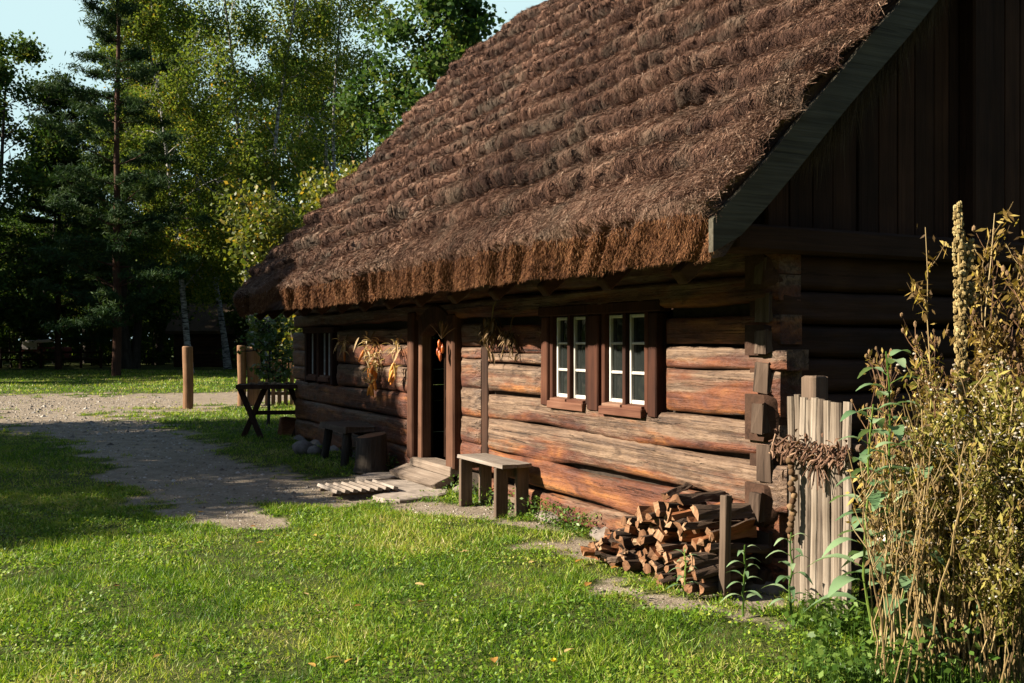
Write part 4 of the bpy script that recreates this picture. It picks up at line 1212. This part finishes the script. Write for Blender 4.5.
bp('broad_leaf_plant', 1.90, 4.98, (1, 1.55, 30, .27, .125, .06), 'tall plant with grey green pointed leaves rising in front of the paling gap', .3)
bp('broad_leaf_plant', 1.76, 5.02, (2, 1.30, 26, .25, .115, .14), 'green leafy plant leaning over the right edge of the tall paling panel', 2.6)
bp('broad_leaf_plant', 2.34, 4.85, (3, 1.20, 9, .23, .11, .10), 'plant with a few large drooping green leaves among the white faded flowers', 1.2)
bp('broad_leaf_plant', 1.98, 4.86, (8, 1.12, 22, .24, .11, .10), 'leafy green plant at the front rim of the dry stalk clump', 5.1)
bp('broad_leaf_plant', 2.12, 4.95, (4, .95, 14, .16, .065, .12), 'low broad leaved plant growing inside the dry stalk clump', 4.)
bp('leafy_seedling', 1.35, 5.78, (5, .42, 14, .14, .045, .04), 'young leafy plant growing in front of the house corner beside the firewood', .5)
bp('leafy_seedling', 1.55, 5.55, (6, .52, 16, .15, .05, .05), 'young leafy plant growing against the foot of the tall palings', 1.5)
bp('leafy_seedling', 1.08, 6.22, (7, .30, 12, .12, .035, .05), 'small grey green seedling at the right foot of the firewood pile', 3.5)
# pale limb lying behind the stalks
mb = MB(); t = np.linspace(0, 1, 9); P = np.stack([.62 * t, .03 * np.sin(t * 5), .55 - .22 * t], 1)
mb.tube(P, .055 + .012 * np.sin(t * 7), 10); o = mb.build('pale_limb', M['palewood'], None, (2.02, 5.42, 0), -.1, smooth_=True); tag(o, 'thick pale barkless limb leaning behind the dry stalks', 'branch')
# low green weeds at the foot of the fence and the clump
g_ = np.random.default_rng(44)
n = 6500; px = g_.uniform(770, 1020, n); Y = g_.uniform(4.5, 5.9, n); X = (px - 512) / 995 * Y
cl = fbm(X * 4, Y * 4, 91, 3); k = cl > .42; k &= to_local(X, Y)[1] < -.05
k &= g_.random(n) < np.minimum(smooth(980, 860, px) + .30, smooth(770, 850, px) * .9)
X, Y, cl, px = X[k], Y[k], cl[k], px[k]; n = len(X)
C_ = np.stack([X, Y, gz(X, Y) + g_.random(n) * (.24 + .35 * smooth(860, 960, px)) * cl + .01], 1)
V, F = leaves_np(C_, g_.uniform(.025, .06, n), g_, .7, .6)
st_ = blades(np.stack([X, Y, gz(X, Y)], 1), unit(g_.normal(0, .15, (n, 3)) + np.array([0, 0, 1.])), .18 * cl + .05, .005, g_)
o = link('green_weeds', np_mesh('green_weeds', np.vstack([V, st_[0]]), [F, st_[1] + len(V)], M['weed'], {'rnd': np.concatenate([np.repeat(g_.random(n), 4), np.full(3 * n, .3)])}))
tag(o, 'low bright green weeds covering the ground under the palings', 'weeds', kind='stuff')
# weeds along the house wall
g_ = np.random.default_rng(45); n = 3600
y = g_.uniform(1.6, 8.5, n); x = -np.abs(g_.normal(0, .12, n)) - .04
k = (fbm(y * 2.2, x, 95, 3) > .46) & ~((y > 4.8) & (y < 6.6)); x, y = x[k], y[k]; n = len(x)
XY = HC + x[:, None] * HV + y[:, None] * HU
V, F = leaves_np(np.stack([XY[:, 0], XY[:, 1], g_.random(n) ** 1.5 * .20], 1), g_.uniform(.02, .05, n), g_, .5, .5)
o = link('green_weeds', np_mesh('green_weeds', V, F, M['weed'], {'rnd': np.repeat(g_.random(n), 4)})); tag(o, 'low weeds growing along the foot of the log wall', 'weeds', kind='stuff')
# dandelion
d_ = empty('dandelion', (.20, 4.78, 0), 0, 'single yellow flower in the grass at the bottom edge', 'flower')
mb = MB(); mb.tube([(0, 0, 0), (0, 0, .07)], .003, 5); mb.build('stem', M['weed'], d_)
mb = MB()
for k in range(22):
    a = k * 2.4; v_, f_ = folded_leaf((0, 0, .07), (math.cos(a), math.sin(a), .4 + .5 * (k % 3)), .022, .008, .1, .1, 2); mb.add(v_, f_)
mb.build('petal', M['dandelion'], d_)

# ------------------------------------------------------------------ posts, fence, vine at the end of the house
def rpost(loc, h, r, lab, name='wooden_post', cat='post', n=14):
    z = np.linspace(-.1, h, 7); mb = MB()
    mb.tube(np.stack([.01 * np.sin(z * 3), 0 * z, z], 1), r * (1 + .05 * (vn(z * 4, z * 0, 5) - .5)), n, rnd=.6)
    mb.tube([(0.01 * math.sin(h * 3), 0, h), (.01 * math.sin(h * 3), 0, h + .02)], [r * .99, r * .85], n, rnd=.9)
    return tag(mb.build(name, M['post'], None, loc, smooth_=True), lab, cat)
rpost((-7.98, 24.5, 0), 1.50, .125, 'lone round wooden post standing in grass beside the path')
rpost((-6.93, 25.5, 0), 1.52, .11, 'taller slim post of the pair at the end of the house', n=12)
rpost((-6.66, 25.65, 0), 1.48, .17, 'thick round post of the pair at the end of the house')
pf = empty('picket_fence', (-6.4, 25.6, 0), 0, 'brown picket fence behind the trestle table at the house end', 'fence')
for k in range(17):
    mb = MB(); mb.box((.1 + .16 * k, 0, .55), (.10, .03, 1.15 + .06 * (k % 3)), jit=.004); mb.build('picket', M['post'], pf)
for zz in (.3, .9):
    mb = MB(); mb.box((1.4, .05, zz), (2.8, .05, .08)); mb.build('rail', M['post'], pf)

# ------------------------------------------------------------------ trees
def limb(st_, P0, d, L, r0, g_, n=6, grav=0.):
    P = [np.array(P0)]; d = np.array(d, float); d /= np.linalg.norm(d)
    for k in range(n - 1):
        d = d + g_.normal(0, .14, 3) + np.array([0, 0, grav]); d /= np.linalg.norm(d); P.append(P[-1] + d * L / (n - 1))
    P = np.array(P); st_.tube(P, np.linspace(r0, r0 * .25, n), 6 if r0 > .05 else 5, rnd=g_.random(), cap=False); return P
def decid_tree(seed, h, R, base, nl, ncl, per, leaf, crad=.45, stems=1, droop=0., elev=.55, tr=.16, asp=.6):
    g_ = np.random.default_rng(seed); st_ = MB(); C_ = []; T_ = []
    for s in range(stems):
        az = s * 2.1 + g_.uniform(0, 1)
        dv = np.array([math.cos(az) * .10 * (stems > 1) + g_.normal(0, .02), math.sin(az) * .10 * (stems > 1) + g_.normal(0, .02), 1])
        n = 12; P = [np.array([.25 * math.cos(az), .25 * math.sin(az), -.1]) * (stems > 1) + np.array([0, 0, -.1])]
        for k in range(n - 1):
            dv = dv + g_.normal(0, .04, 3) * np.array([1, 1, .3]); dv[2] = max(dv[2], .5); P.append(P[-1] + dv / np.linalg.norm(dv) * h * .97 / (n - 1))
        P = np.array(P); rr = tr * (1 - np.linspace(0, .93, n) ** .9) + .012; rr[0] *= 1.35
        st_.tube(P, rr, 10, rnd=.4)
        for b_ in range(nl // stems):
            t = base + (1 - base) * (b_ + g_.random()) / (nl // stems); q = min(t, .985) * (n - 1); i_ = int(q); B = P[i_] + (P[min(n - 1, i_ + 1)] - P[i_]) * (q - i_)
            a = b_ * 2.4 + g_.normal(0, .4)
            prof = math.sin(math.pi * min(1, max(.06, ((t - base) / (1 - base)) * .80 + .16))) ** .7
            L = R * prof * g_.uniform(.7, 1.2)
            e = elev + .5 * t
            Lm = limb(st_, B, (math.cos(a), math.sin(a), e), L, tr * .38 * (1.1 - t), g_, 6, -.02)
            for sb in range(5):
                u = g_.uniform(.3, 1.0) * 4.99; j_ = int(u); BB = Lm[j_] + (Lm[j_ + 1] - Lm[j_]) * (u - j_)
                d2 = np.array([math.cos(a + g_.normal(0, 1.0)), math.sin(a + g_.normal(0, 1.0)), g_.normal(.25 - droop, .4)])
                S2 = limb(st_, BB, d2, L * g_.uniform(.3, .55) + .25, .014 + .004 * R, g_, 5, -droop * .25)
                for c_ in range(ncl):
                    w = g_.uniform(.35, 1.05) * 3.99; jj = min(3, int(w)); cc = S2[jj] + (S2[jj + 1] - S2[jj]) * (w - jj)
                    m_ = int(per * g_.uniform(.4, 1.5))
                    p = cc + g_.normal(0, crad * .5, (m_, 3)) * np.array([1, 1, .7 + droop * 1.3]) - np.array([0, 0, droop * .35])
                    C_.append(p); T_.append(np.full(m_, np.clip(g_.normal(.45, .22), 0, 1)))
    C_ = np.vstack(C_); tone = np.clip(np.concatenate(T_) + g_.normal(0, .13, len(C_)), 0, 1)
    V, F = leaves_np(C_, leaf * g_.uniform(.6, 1.35, len(C_)), g_, .25, asp, droop)
    return st_, (V, F, np.repeat(tone, 4))
def pine_tree(seed, h, R, base, leaf=.34, per=34):
    g_ = np.random.default_rng(seed); st_ = MB(); C_ = []; T_ = []; A_ = []
    n = 14; z = np.linspace(-.1, h, n); P = np.stack([np.cumsum(g_.normal(0, .05, n)), np.cumsum(g_.normal(0, .05, n)), z], 1)
    st_.tube(P, np.linspace(.22, .02, n), 10, rnd=.5)
    nw = 22
    for w in range(nw):
        t = base + (1 - base) * w / nw; q = t * (n - 1); i_ = int(q); B = P[i_] + (P[i_ + 1] - P[i_]) * (q - i_)
        for b_ in range(5):
            if g_.random() < .22: continue
            a = b_ * 1.257 + w * .8 + g_.normal(0, .3); L = R * (1.05 - ((t - base) / (1 - base)) ** 1.4) * g_.uniform(.55, 1.15) + .3
            Lm = limb(st_, B, (math.cos(a), math.sin(a), .12 + .5 * t), L, .05 * (1.15 - t), g_, 7, .015)
            for c_ in range(int(5 + L * 3.2)):
                u = g_.uniform(.30, 1.0) * 5.99; j_ = min(5, int(u)); cc = Lm[j_] + (Lm[j_ + 1] - Lm[j_]) * (u - j_) + g_.normal(0, .22, 3) * np.array([1, 1, .35])
                C_.append(cc + g_.normal(0, .20, (per, 3)) * np.array([1, 1, .45])); T_.append(np.full(per, np.clip(g_.normal(.45, .2), 0, 1)))
    C_ = np.vstack(C_); tone = np.clip(np.concatenate(T_) + g_.normal(0, .12, len(C_)), 0, 1)
    V, F = leaves_np(C_, leaf * g_.uniform(.5, 1.2, len(C_)), g_, .2, .16)
    return st_, (V, F, np.repeat(tone, 4))
def tree(name, gen, tm, lm_, lab, X, Y, group=None, rz=0, s=1., cat='tree'):
    r = empty(name, (X, Y, 0), rz, lab, cat, group); r.scale = (s, s, s)
    st_, (V, F, a) = gen
    link('trunk', st_.mesh('trunk', M[tm], True), r)
    link('crown', np_mesh('crown', V, F, M[lm_], {'rnd': a}), r)
    return r
def at(px, Y): return (px - 512) / 995 * Y
GB = 'trees behind the house and the path'
pine = tree('pine_tree', pine_tree(1, 24, 4.2, .10, .34, 56), 'pinetrunk', 'pine', 'tall dark pine with thin reddish trunk and layered branches against the sky', at(116, 48), 48, GB)
copy_tree(pine, (at(58, 60), 60, 0), 2., (.9, .9, .72), 'shorter dark pine standing behind and left of the tall pine')
bir = tree('birch_tree', decid_tree(2, 22, 3.6, .20, 30, 8, 40, .165, .66, 1, .55, .75, .17, .62), 'birchtrunk', 'birch', 'birch with pale trunk and sunlit yellow green foliage right of the pine', at(190, 52), 52, GB)
bir2 = tree('birch_tree', decid_tree(3, 25, 3.9, .15, 32, 8, 40, .165, .66, 2, .65, .75, .16, .62), 'birchtrunk', 'birch', 'double stemmed birch with white limbs above the yellow bush', at(262, 50), 50, GB)
copy_tree(bir2, (at(330, 54), 54, 0), 2.2, (.95, .95, .98), 'birch with airy crown behind the yellow bush, next to the roof edge')
copy_tree(bir, (at(228, 62), 62, 0), 1.2, (1.1, 1.1, 1.12), 'taller dusky birch standing behind between the two sunlit birches')
map_ = tree('maple_tree', decid_tree(4, 14.6, 3.1, .30, 26, 6, 26, .185, .55, 1, .0, .65, .17, .8), 'trunk', 'maple', 'maple with glossy green crown rising behind the thatched roof', at(424, 36), 36, GB)
oak = tree('leafy_tree', decid_tree(5, 17, 4.8, .14, 28, 7, 30, .21, .75, 3, .0, .45, .30, .7), 'trunk', 'decid', 'dark tree with three thick stems under the tall pine', at(130, 62), 62, GB)
oakp = decid_tree(6, 19, 5.0, .10, 30, 7, 32, .215, .8, 1, .0, .4, .26, .7)
lef = tree('leafy_tree', oakp, 'trunk', 'decid', 'dark broad tree at the left edge with sky gap beside it', at(-22, 56), 56, GB)
random.seed(9)
fill = [(at(40, 72), 72, .82, 'dim tree behind the distant red cart'), (at(90, 78), 78, .95, 'dim tree in the gap between pine and left edge tree'), (at(160, 74), 74, 1.05, 'dark tree filling the wood behind the lit birch'),
        (at(215, 80), 80, 1.1, 'dark tree behind the shed roof'), (at(290, 76), 76, 1.25, 'dark tree deep behind the yellow bush'), (at(355, 70), 70, 1.1, 'dark tree between birch and maple behind the roof'), (at(-60, 66), 66, .9, 'dark tree just outside the left edge tree'),
        (at(420, 80), 80, 1.0, 'far dark tree hidden mostly behind maple and roof')]
for k, (X, Y, s, lab) in enumerate(fill): copy_tree([lef, oak][k % 2], (X, Y, 0), k * 1.7, (s, s, s), lab)
# shading trees left of the picture
shade = tree('fruit_tree', decid_tree(7, 8.4, 2.5, .12, 24, 7, 22, .16, .55, 1, .0, .5, .15, .7), 'trunk', 'decid', 'orchard tree left of the path casting shade across the yard', -14.0, 11.8, s=.92)
for k, (X, Y, s, lab) in enumerate(((-14.6, 14.2, 1.02, 'second orchard tree shading the yard from the left'), (-15.2, 16.6, 1.08, 'third orchard tree shading the yard from the left'), (-18.0, 12.6, 1.16, 'rear orchard tree between the first two'), (-18.6, 15.6, 1.16, 'rear orchard tree between second and third'), (-12.6, 7.4, .60, 'small young orchard tree nearest the lawn'), (-13.2, 9.4, .70, 'young orchard tree beside the smallest one'))):
    copy_tree(shade, (X, Y, 0), 1.3 * k + .6, s, lab)
# unseen ring of trees, added to block low skylight
ring = [(rr_ * math.sin(rad(a_)) - 2, rr_ * math.cos(rad(a_)) + 4, sc_) for a_, rr_, sc_ in [(92, 44, 1.1), (104, 36, 1.2), (117, 40, 1.1), (130, 34, 1.2), (144, 40, 1.2), (158, 36, 1.1), (172, 42, 1.2), (186, 38, 1.1), (200, 44, 1.0), (212, 48, 1.0), (224, 50, .95)]]
ring += [(-66 - 9 * (k % 2), -34 + 6.2 * k, .98 + .1 * (k % 3)) for k in range(14)]
for k, (X, Y, s_) in enumerate(ring):
    o = copy_tree([lef, oak][k % 2], (X, Y, 0), k * 1.3, s_, 'unseen tall dark tree added round the yard to block low skylight'); o['group'] = 'unseen trees added round the yard against skylight'
for k, (X, Y, s) in enumerate(((-42, 47, 1.05), (-36, 52, 1.0), (-46, 55, 1.15), (-38, 60, 1.1), (-52, 50, 1.15), (-60, 44, 1.1), (-34, 43.5, .78), (-37, 37.6, .72), (-40, 51, 1.0), (-44, 60, 1.1), (-41, 56, 1.0), (-35, 57, .9))):
    copy_tree([lef, oak][k % 2], (X, Y, 0), k * 1.1, s, ['broad tree of the dark grove left of the view beside the path', 'tree of the left grove standing closest to the visible wood', 'tall tree deep in the left grove', 'tree of the left grove behind the road', 'tall outer tree of the left grove', 'outermost tree of the left grove', 'small tree at the road side of the left grove', 'smallest tree by the road before the left grove', 'slender tree inside the left grove', 'tree behind the middle of the left grove', 'tree amid the left grove', 'smaller tree at the near rim of the left grove'][k])
# yellowing bush behind the end of the house
ysh = tree('yellow_bush', decid_tree(8, 5.5, 1.3, .3, 26, 6, 17, .13, .42, 2, .1, .7, .06, .65), 'trunk', 'yellow', 'yellowing tall bush rising behind the far eave of the house', at(314, 25), 25, None, cat='bush')
copy_tree(ysh, (at(345, 28), 28, 0), 1.9, (.9, .9, 1.12), 'greener yellowing bush half hidden behind the thatched roof')
# vine below the far eave
vn_ = tree('climbing_vine', decid_tree(9, 2.15, .42, .42, 14, 3, 8, .085, .16, 1, .1, .5, .025, .7), 'trunk', 'vine', 'leafy green climber between the pair of posts and the house end', at(268, 19.2), 19.2, cat='vine')
# undergrowth in the wood
us = tree('wood_shrub', decid_tree(10, 4.2, 2.4, .06, 20, 5, 13, .20, .5, 3, .0, .5, .05, .7), 'trunk', 'decid', 'low shrub in the undergrowth behind the red cart', at(15, 64), 64, None, cat='shrub')
for k, (px, Y, s, lab) in enumerate(((95, 70, 1.0, 'shrub in the undergrowth between red cart and dark tree stems'), (150, 72, .9, 'shrub right of the dark tree stems'), (165, 80, 1.2, 'shrub behind the shed end wall'), (260, 66, 1.1, 'shrub between shed and house end'), (-25, 70, 1.2, 'shrub under the left edge tree'), (60, 84, 1.3, 'tall shrub far behind the red cart'), (300, 60, 1.2, 'shrub behind the house end'))):
    copy_tree(us, (at(px, Y), Y, 0), k * 1.4, s, lab)
# unseen belt of large leaves round the yard, added to keep out skylight
g_ = np.random.default_rng(72); n = 42000
ang = g_.uniform(.75, 2 * math.pi - 1.0, n); rr_ = g_.uniform(72, 96, n); X = rr_ * np.sin(ang); Y = rr_ * np.cos(ang)
Hh = 20 + 5 * fbm(ang * 30, 0 * ang, 6, 3)
V, F = leaves_np(np.stack([X, Y, Hh * g_.random(n)], 1), g_.uniform(1.0, 2.2, n), g_, .2, .8)
o = link('far_wood_or_added_leaves', np_mesh('far_wood_or_added_leaves', V, F, M['decid'], {'rnd': np.repeat(np.clip(g_.normal(.3, .2, n), 0, 1), 4)})); tag(o, 'unseen belt of large dark leaves added round the yard to block skylight', 'wood', kind='stuff')
# far wood
g_ = np.random.default_rng(71); n = 70000
ang = g_.uniform(-1.0, .75, n); rr_ = g_.uniform(88, 125, n); X = rr_ * np.sin(ang); Y = rr_ * np.cos(ang)
Hh = 10 + 6 * fbm(ang * 30, 0 * ang, 5, 3)
C_ = np.stack([X, Y, Hh * g_.random(n) ** .8], 1)
V, F = leaves_np(C_, g_.uniform(.5, 1.3, n), g_, .2, .7)
o = link('far_wood_or_added_leaves', np_mesh('far_wood_or_added_leaves', V, F, M['decid'], {'rnd': np.repeat(np.clip(g_.normal(.3, .2, n), 0, 1), 4)})); tag(o, 'distant dark wood closing the view behind the trees', 'wood', kind='stuff')

# ------------------------------------------------------------------ shed, cart, rail fence in the distance
sh = empty('shed', (at(222, 68), 68, 0), 0, 'low dark timber shed in the shade behind the lone post', 'shed')
mb = MB()
for k in range(9): mb.box((0, 0, .14 + .28 * k), (5.4, 3.6, .27))
mb.build('wall', M['log_dark'], sh)
mb = MB()
V = np.array([(-3.1, -2.3, 2.4), (3.1, -2.3, 2.4), (3.1, 0, 4.3), (-3.1, 0, 4.3), (-3.1, 2.3, 2.4), (3.1, 2.3, 2.4), (-3.1, -2.3, 2.2), (3.1, -2.3, 2.2), (-3.1, 2.3, 2.2), (3.1, 2.3, 2.2)])
mb.add(V, np.array([(0, 1, 2, 3), (3, 2, 5, 4), (6, 7, 1, 0), (8, 6, 0, 4), (4, 5, 9, 8), (1, 7, 9, 5), (6, 8, 9, 7)]), .3)
mb.add(V[[0, 3, 4, 1, 2, 5]], np.array([(0, 1, 2), (3, 5, 4)]), .3); mb.build('roof', M['straw_dark'], sh)
mb = MB(); mb.box((.6, -1.83, 1.0), (1.0, .06, 1.9)); mb.build('door', M['plank_dark'], sh)
# covered cart behind the fence
ct = empty('covered_cart', (at(47, 68), 68, 0), rad(6), 'old red cart with pale tilted cover standing behind the distant rail fence', 'cart')
mb = MB(); mb.box((0, 0, .95), (2.9, 1.3, .75)); mb.build('body', M['cart_red'], ct)
mb = MB(); mb.box((-.35, 0, 1.72), (2.2, 1.5, .16), ry=-.06); mb.box((-.9, -.68, 1.42), (.95, .05, .5)); mb.build('cover', M['cart_white'], ct)
for sx in (-1.0, 1.0):
    for sy in (-.72, .72):
        w = empty('wheel', (sx, sy, .42)); w.parent = ct
        t = np.linspace(0, 2 * np.pi, 21); mb = MB(); mb.tube(np.stack([.4 * np.cos(t), 0 * t, .4 * np.sin(t)], 1), .035, 6, cap=False); mb.build('rim', M['iron'], w)
        mb = MB()
        for a in range(8): mb.tube([(0, 0, 0), (.4 * math.cos(a * .785), 0, .4 * math.sin(a * .785))], .02, 5)
        mb.build('spoke', M['leg'], w)
mb = MB(); mb.tube([(1.4, 0, .75), (3.0, 0, .55)], .04, 6); mb.build('shaft', M['leg'], ct)
rf = empty('rail_fence', (at(-40, 63), 63, 0), rad(3), 'dark wooden rail fence in front of the distant red cart', 'fence')
for k in range(8):
    mb = MB(); mb.box((1.25 * k, 0, .6), (.14, .14, 1.25)); mb.build('fence_post', M['plank_dark'], rf)
for zz in (.55, 1.0):
    mb = MB(); mb.box((4.4, .085, zz), (8.9, .05, .12)); mb.build('rail', M['plank_dark'], rf)
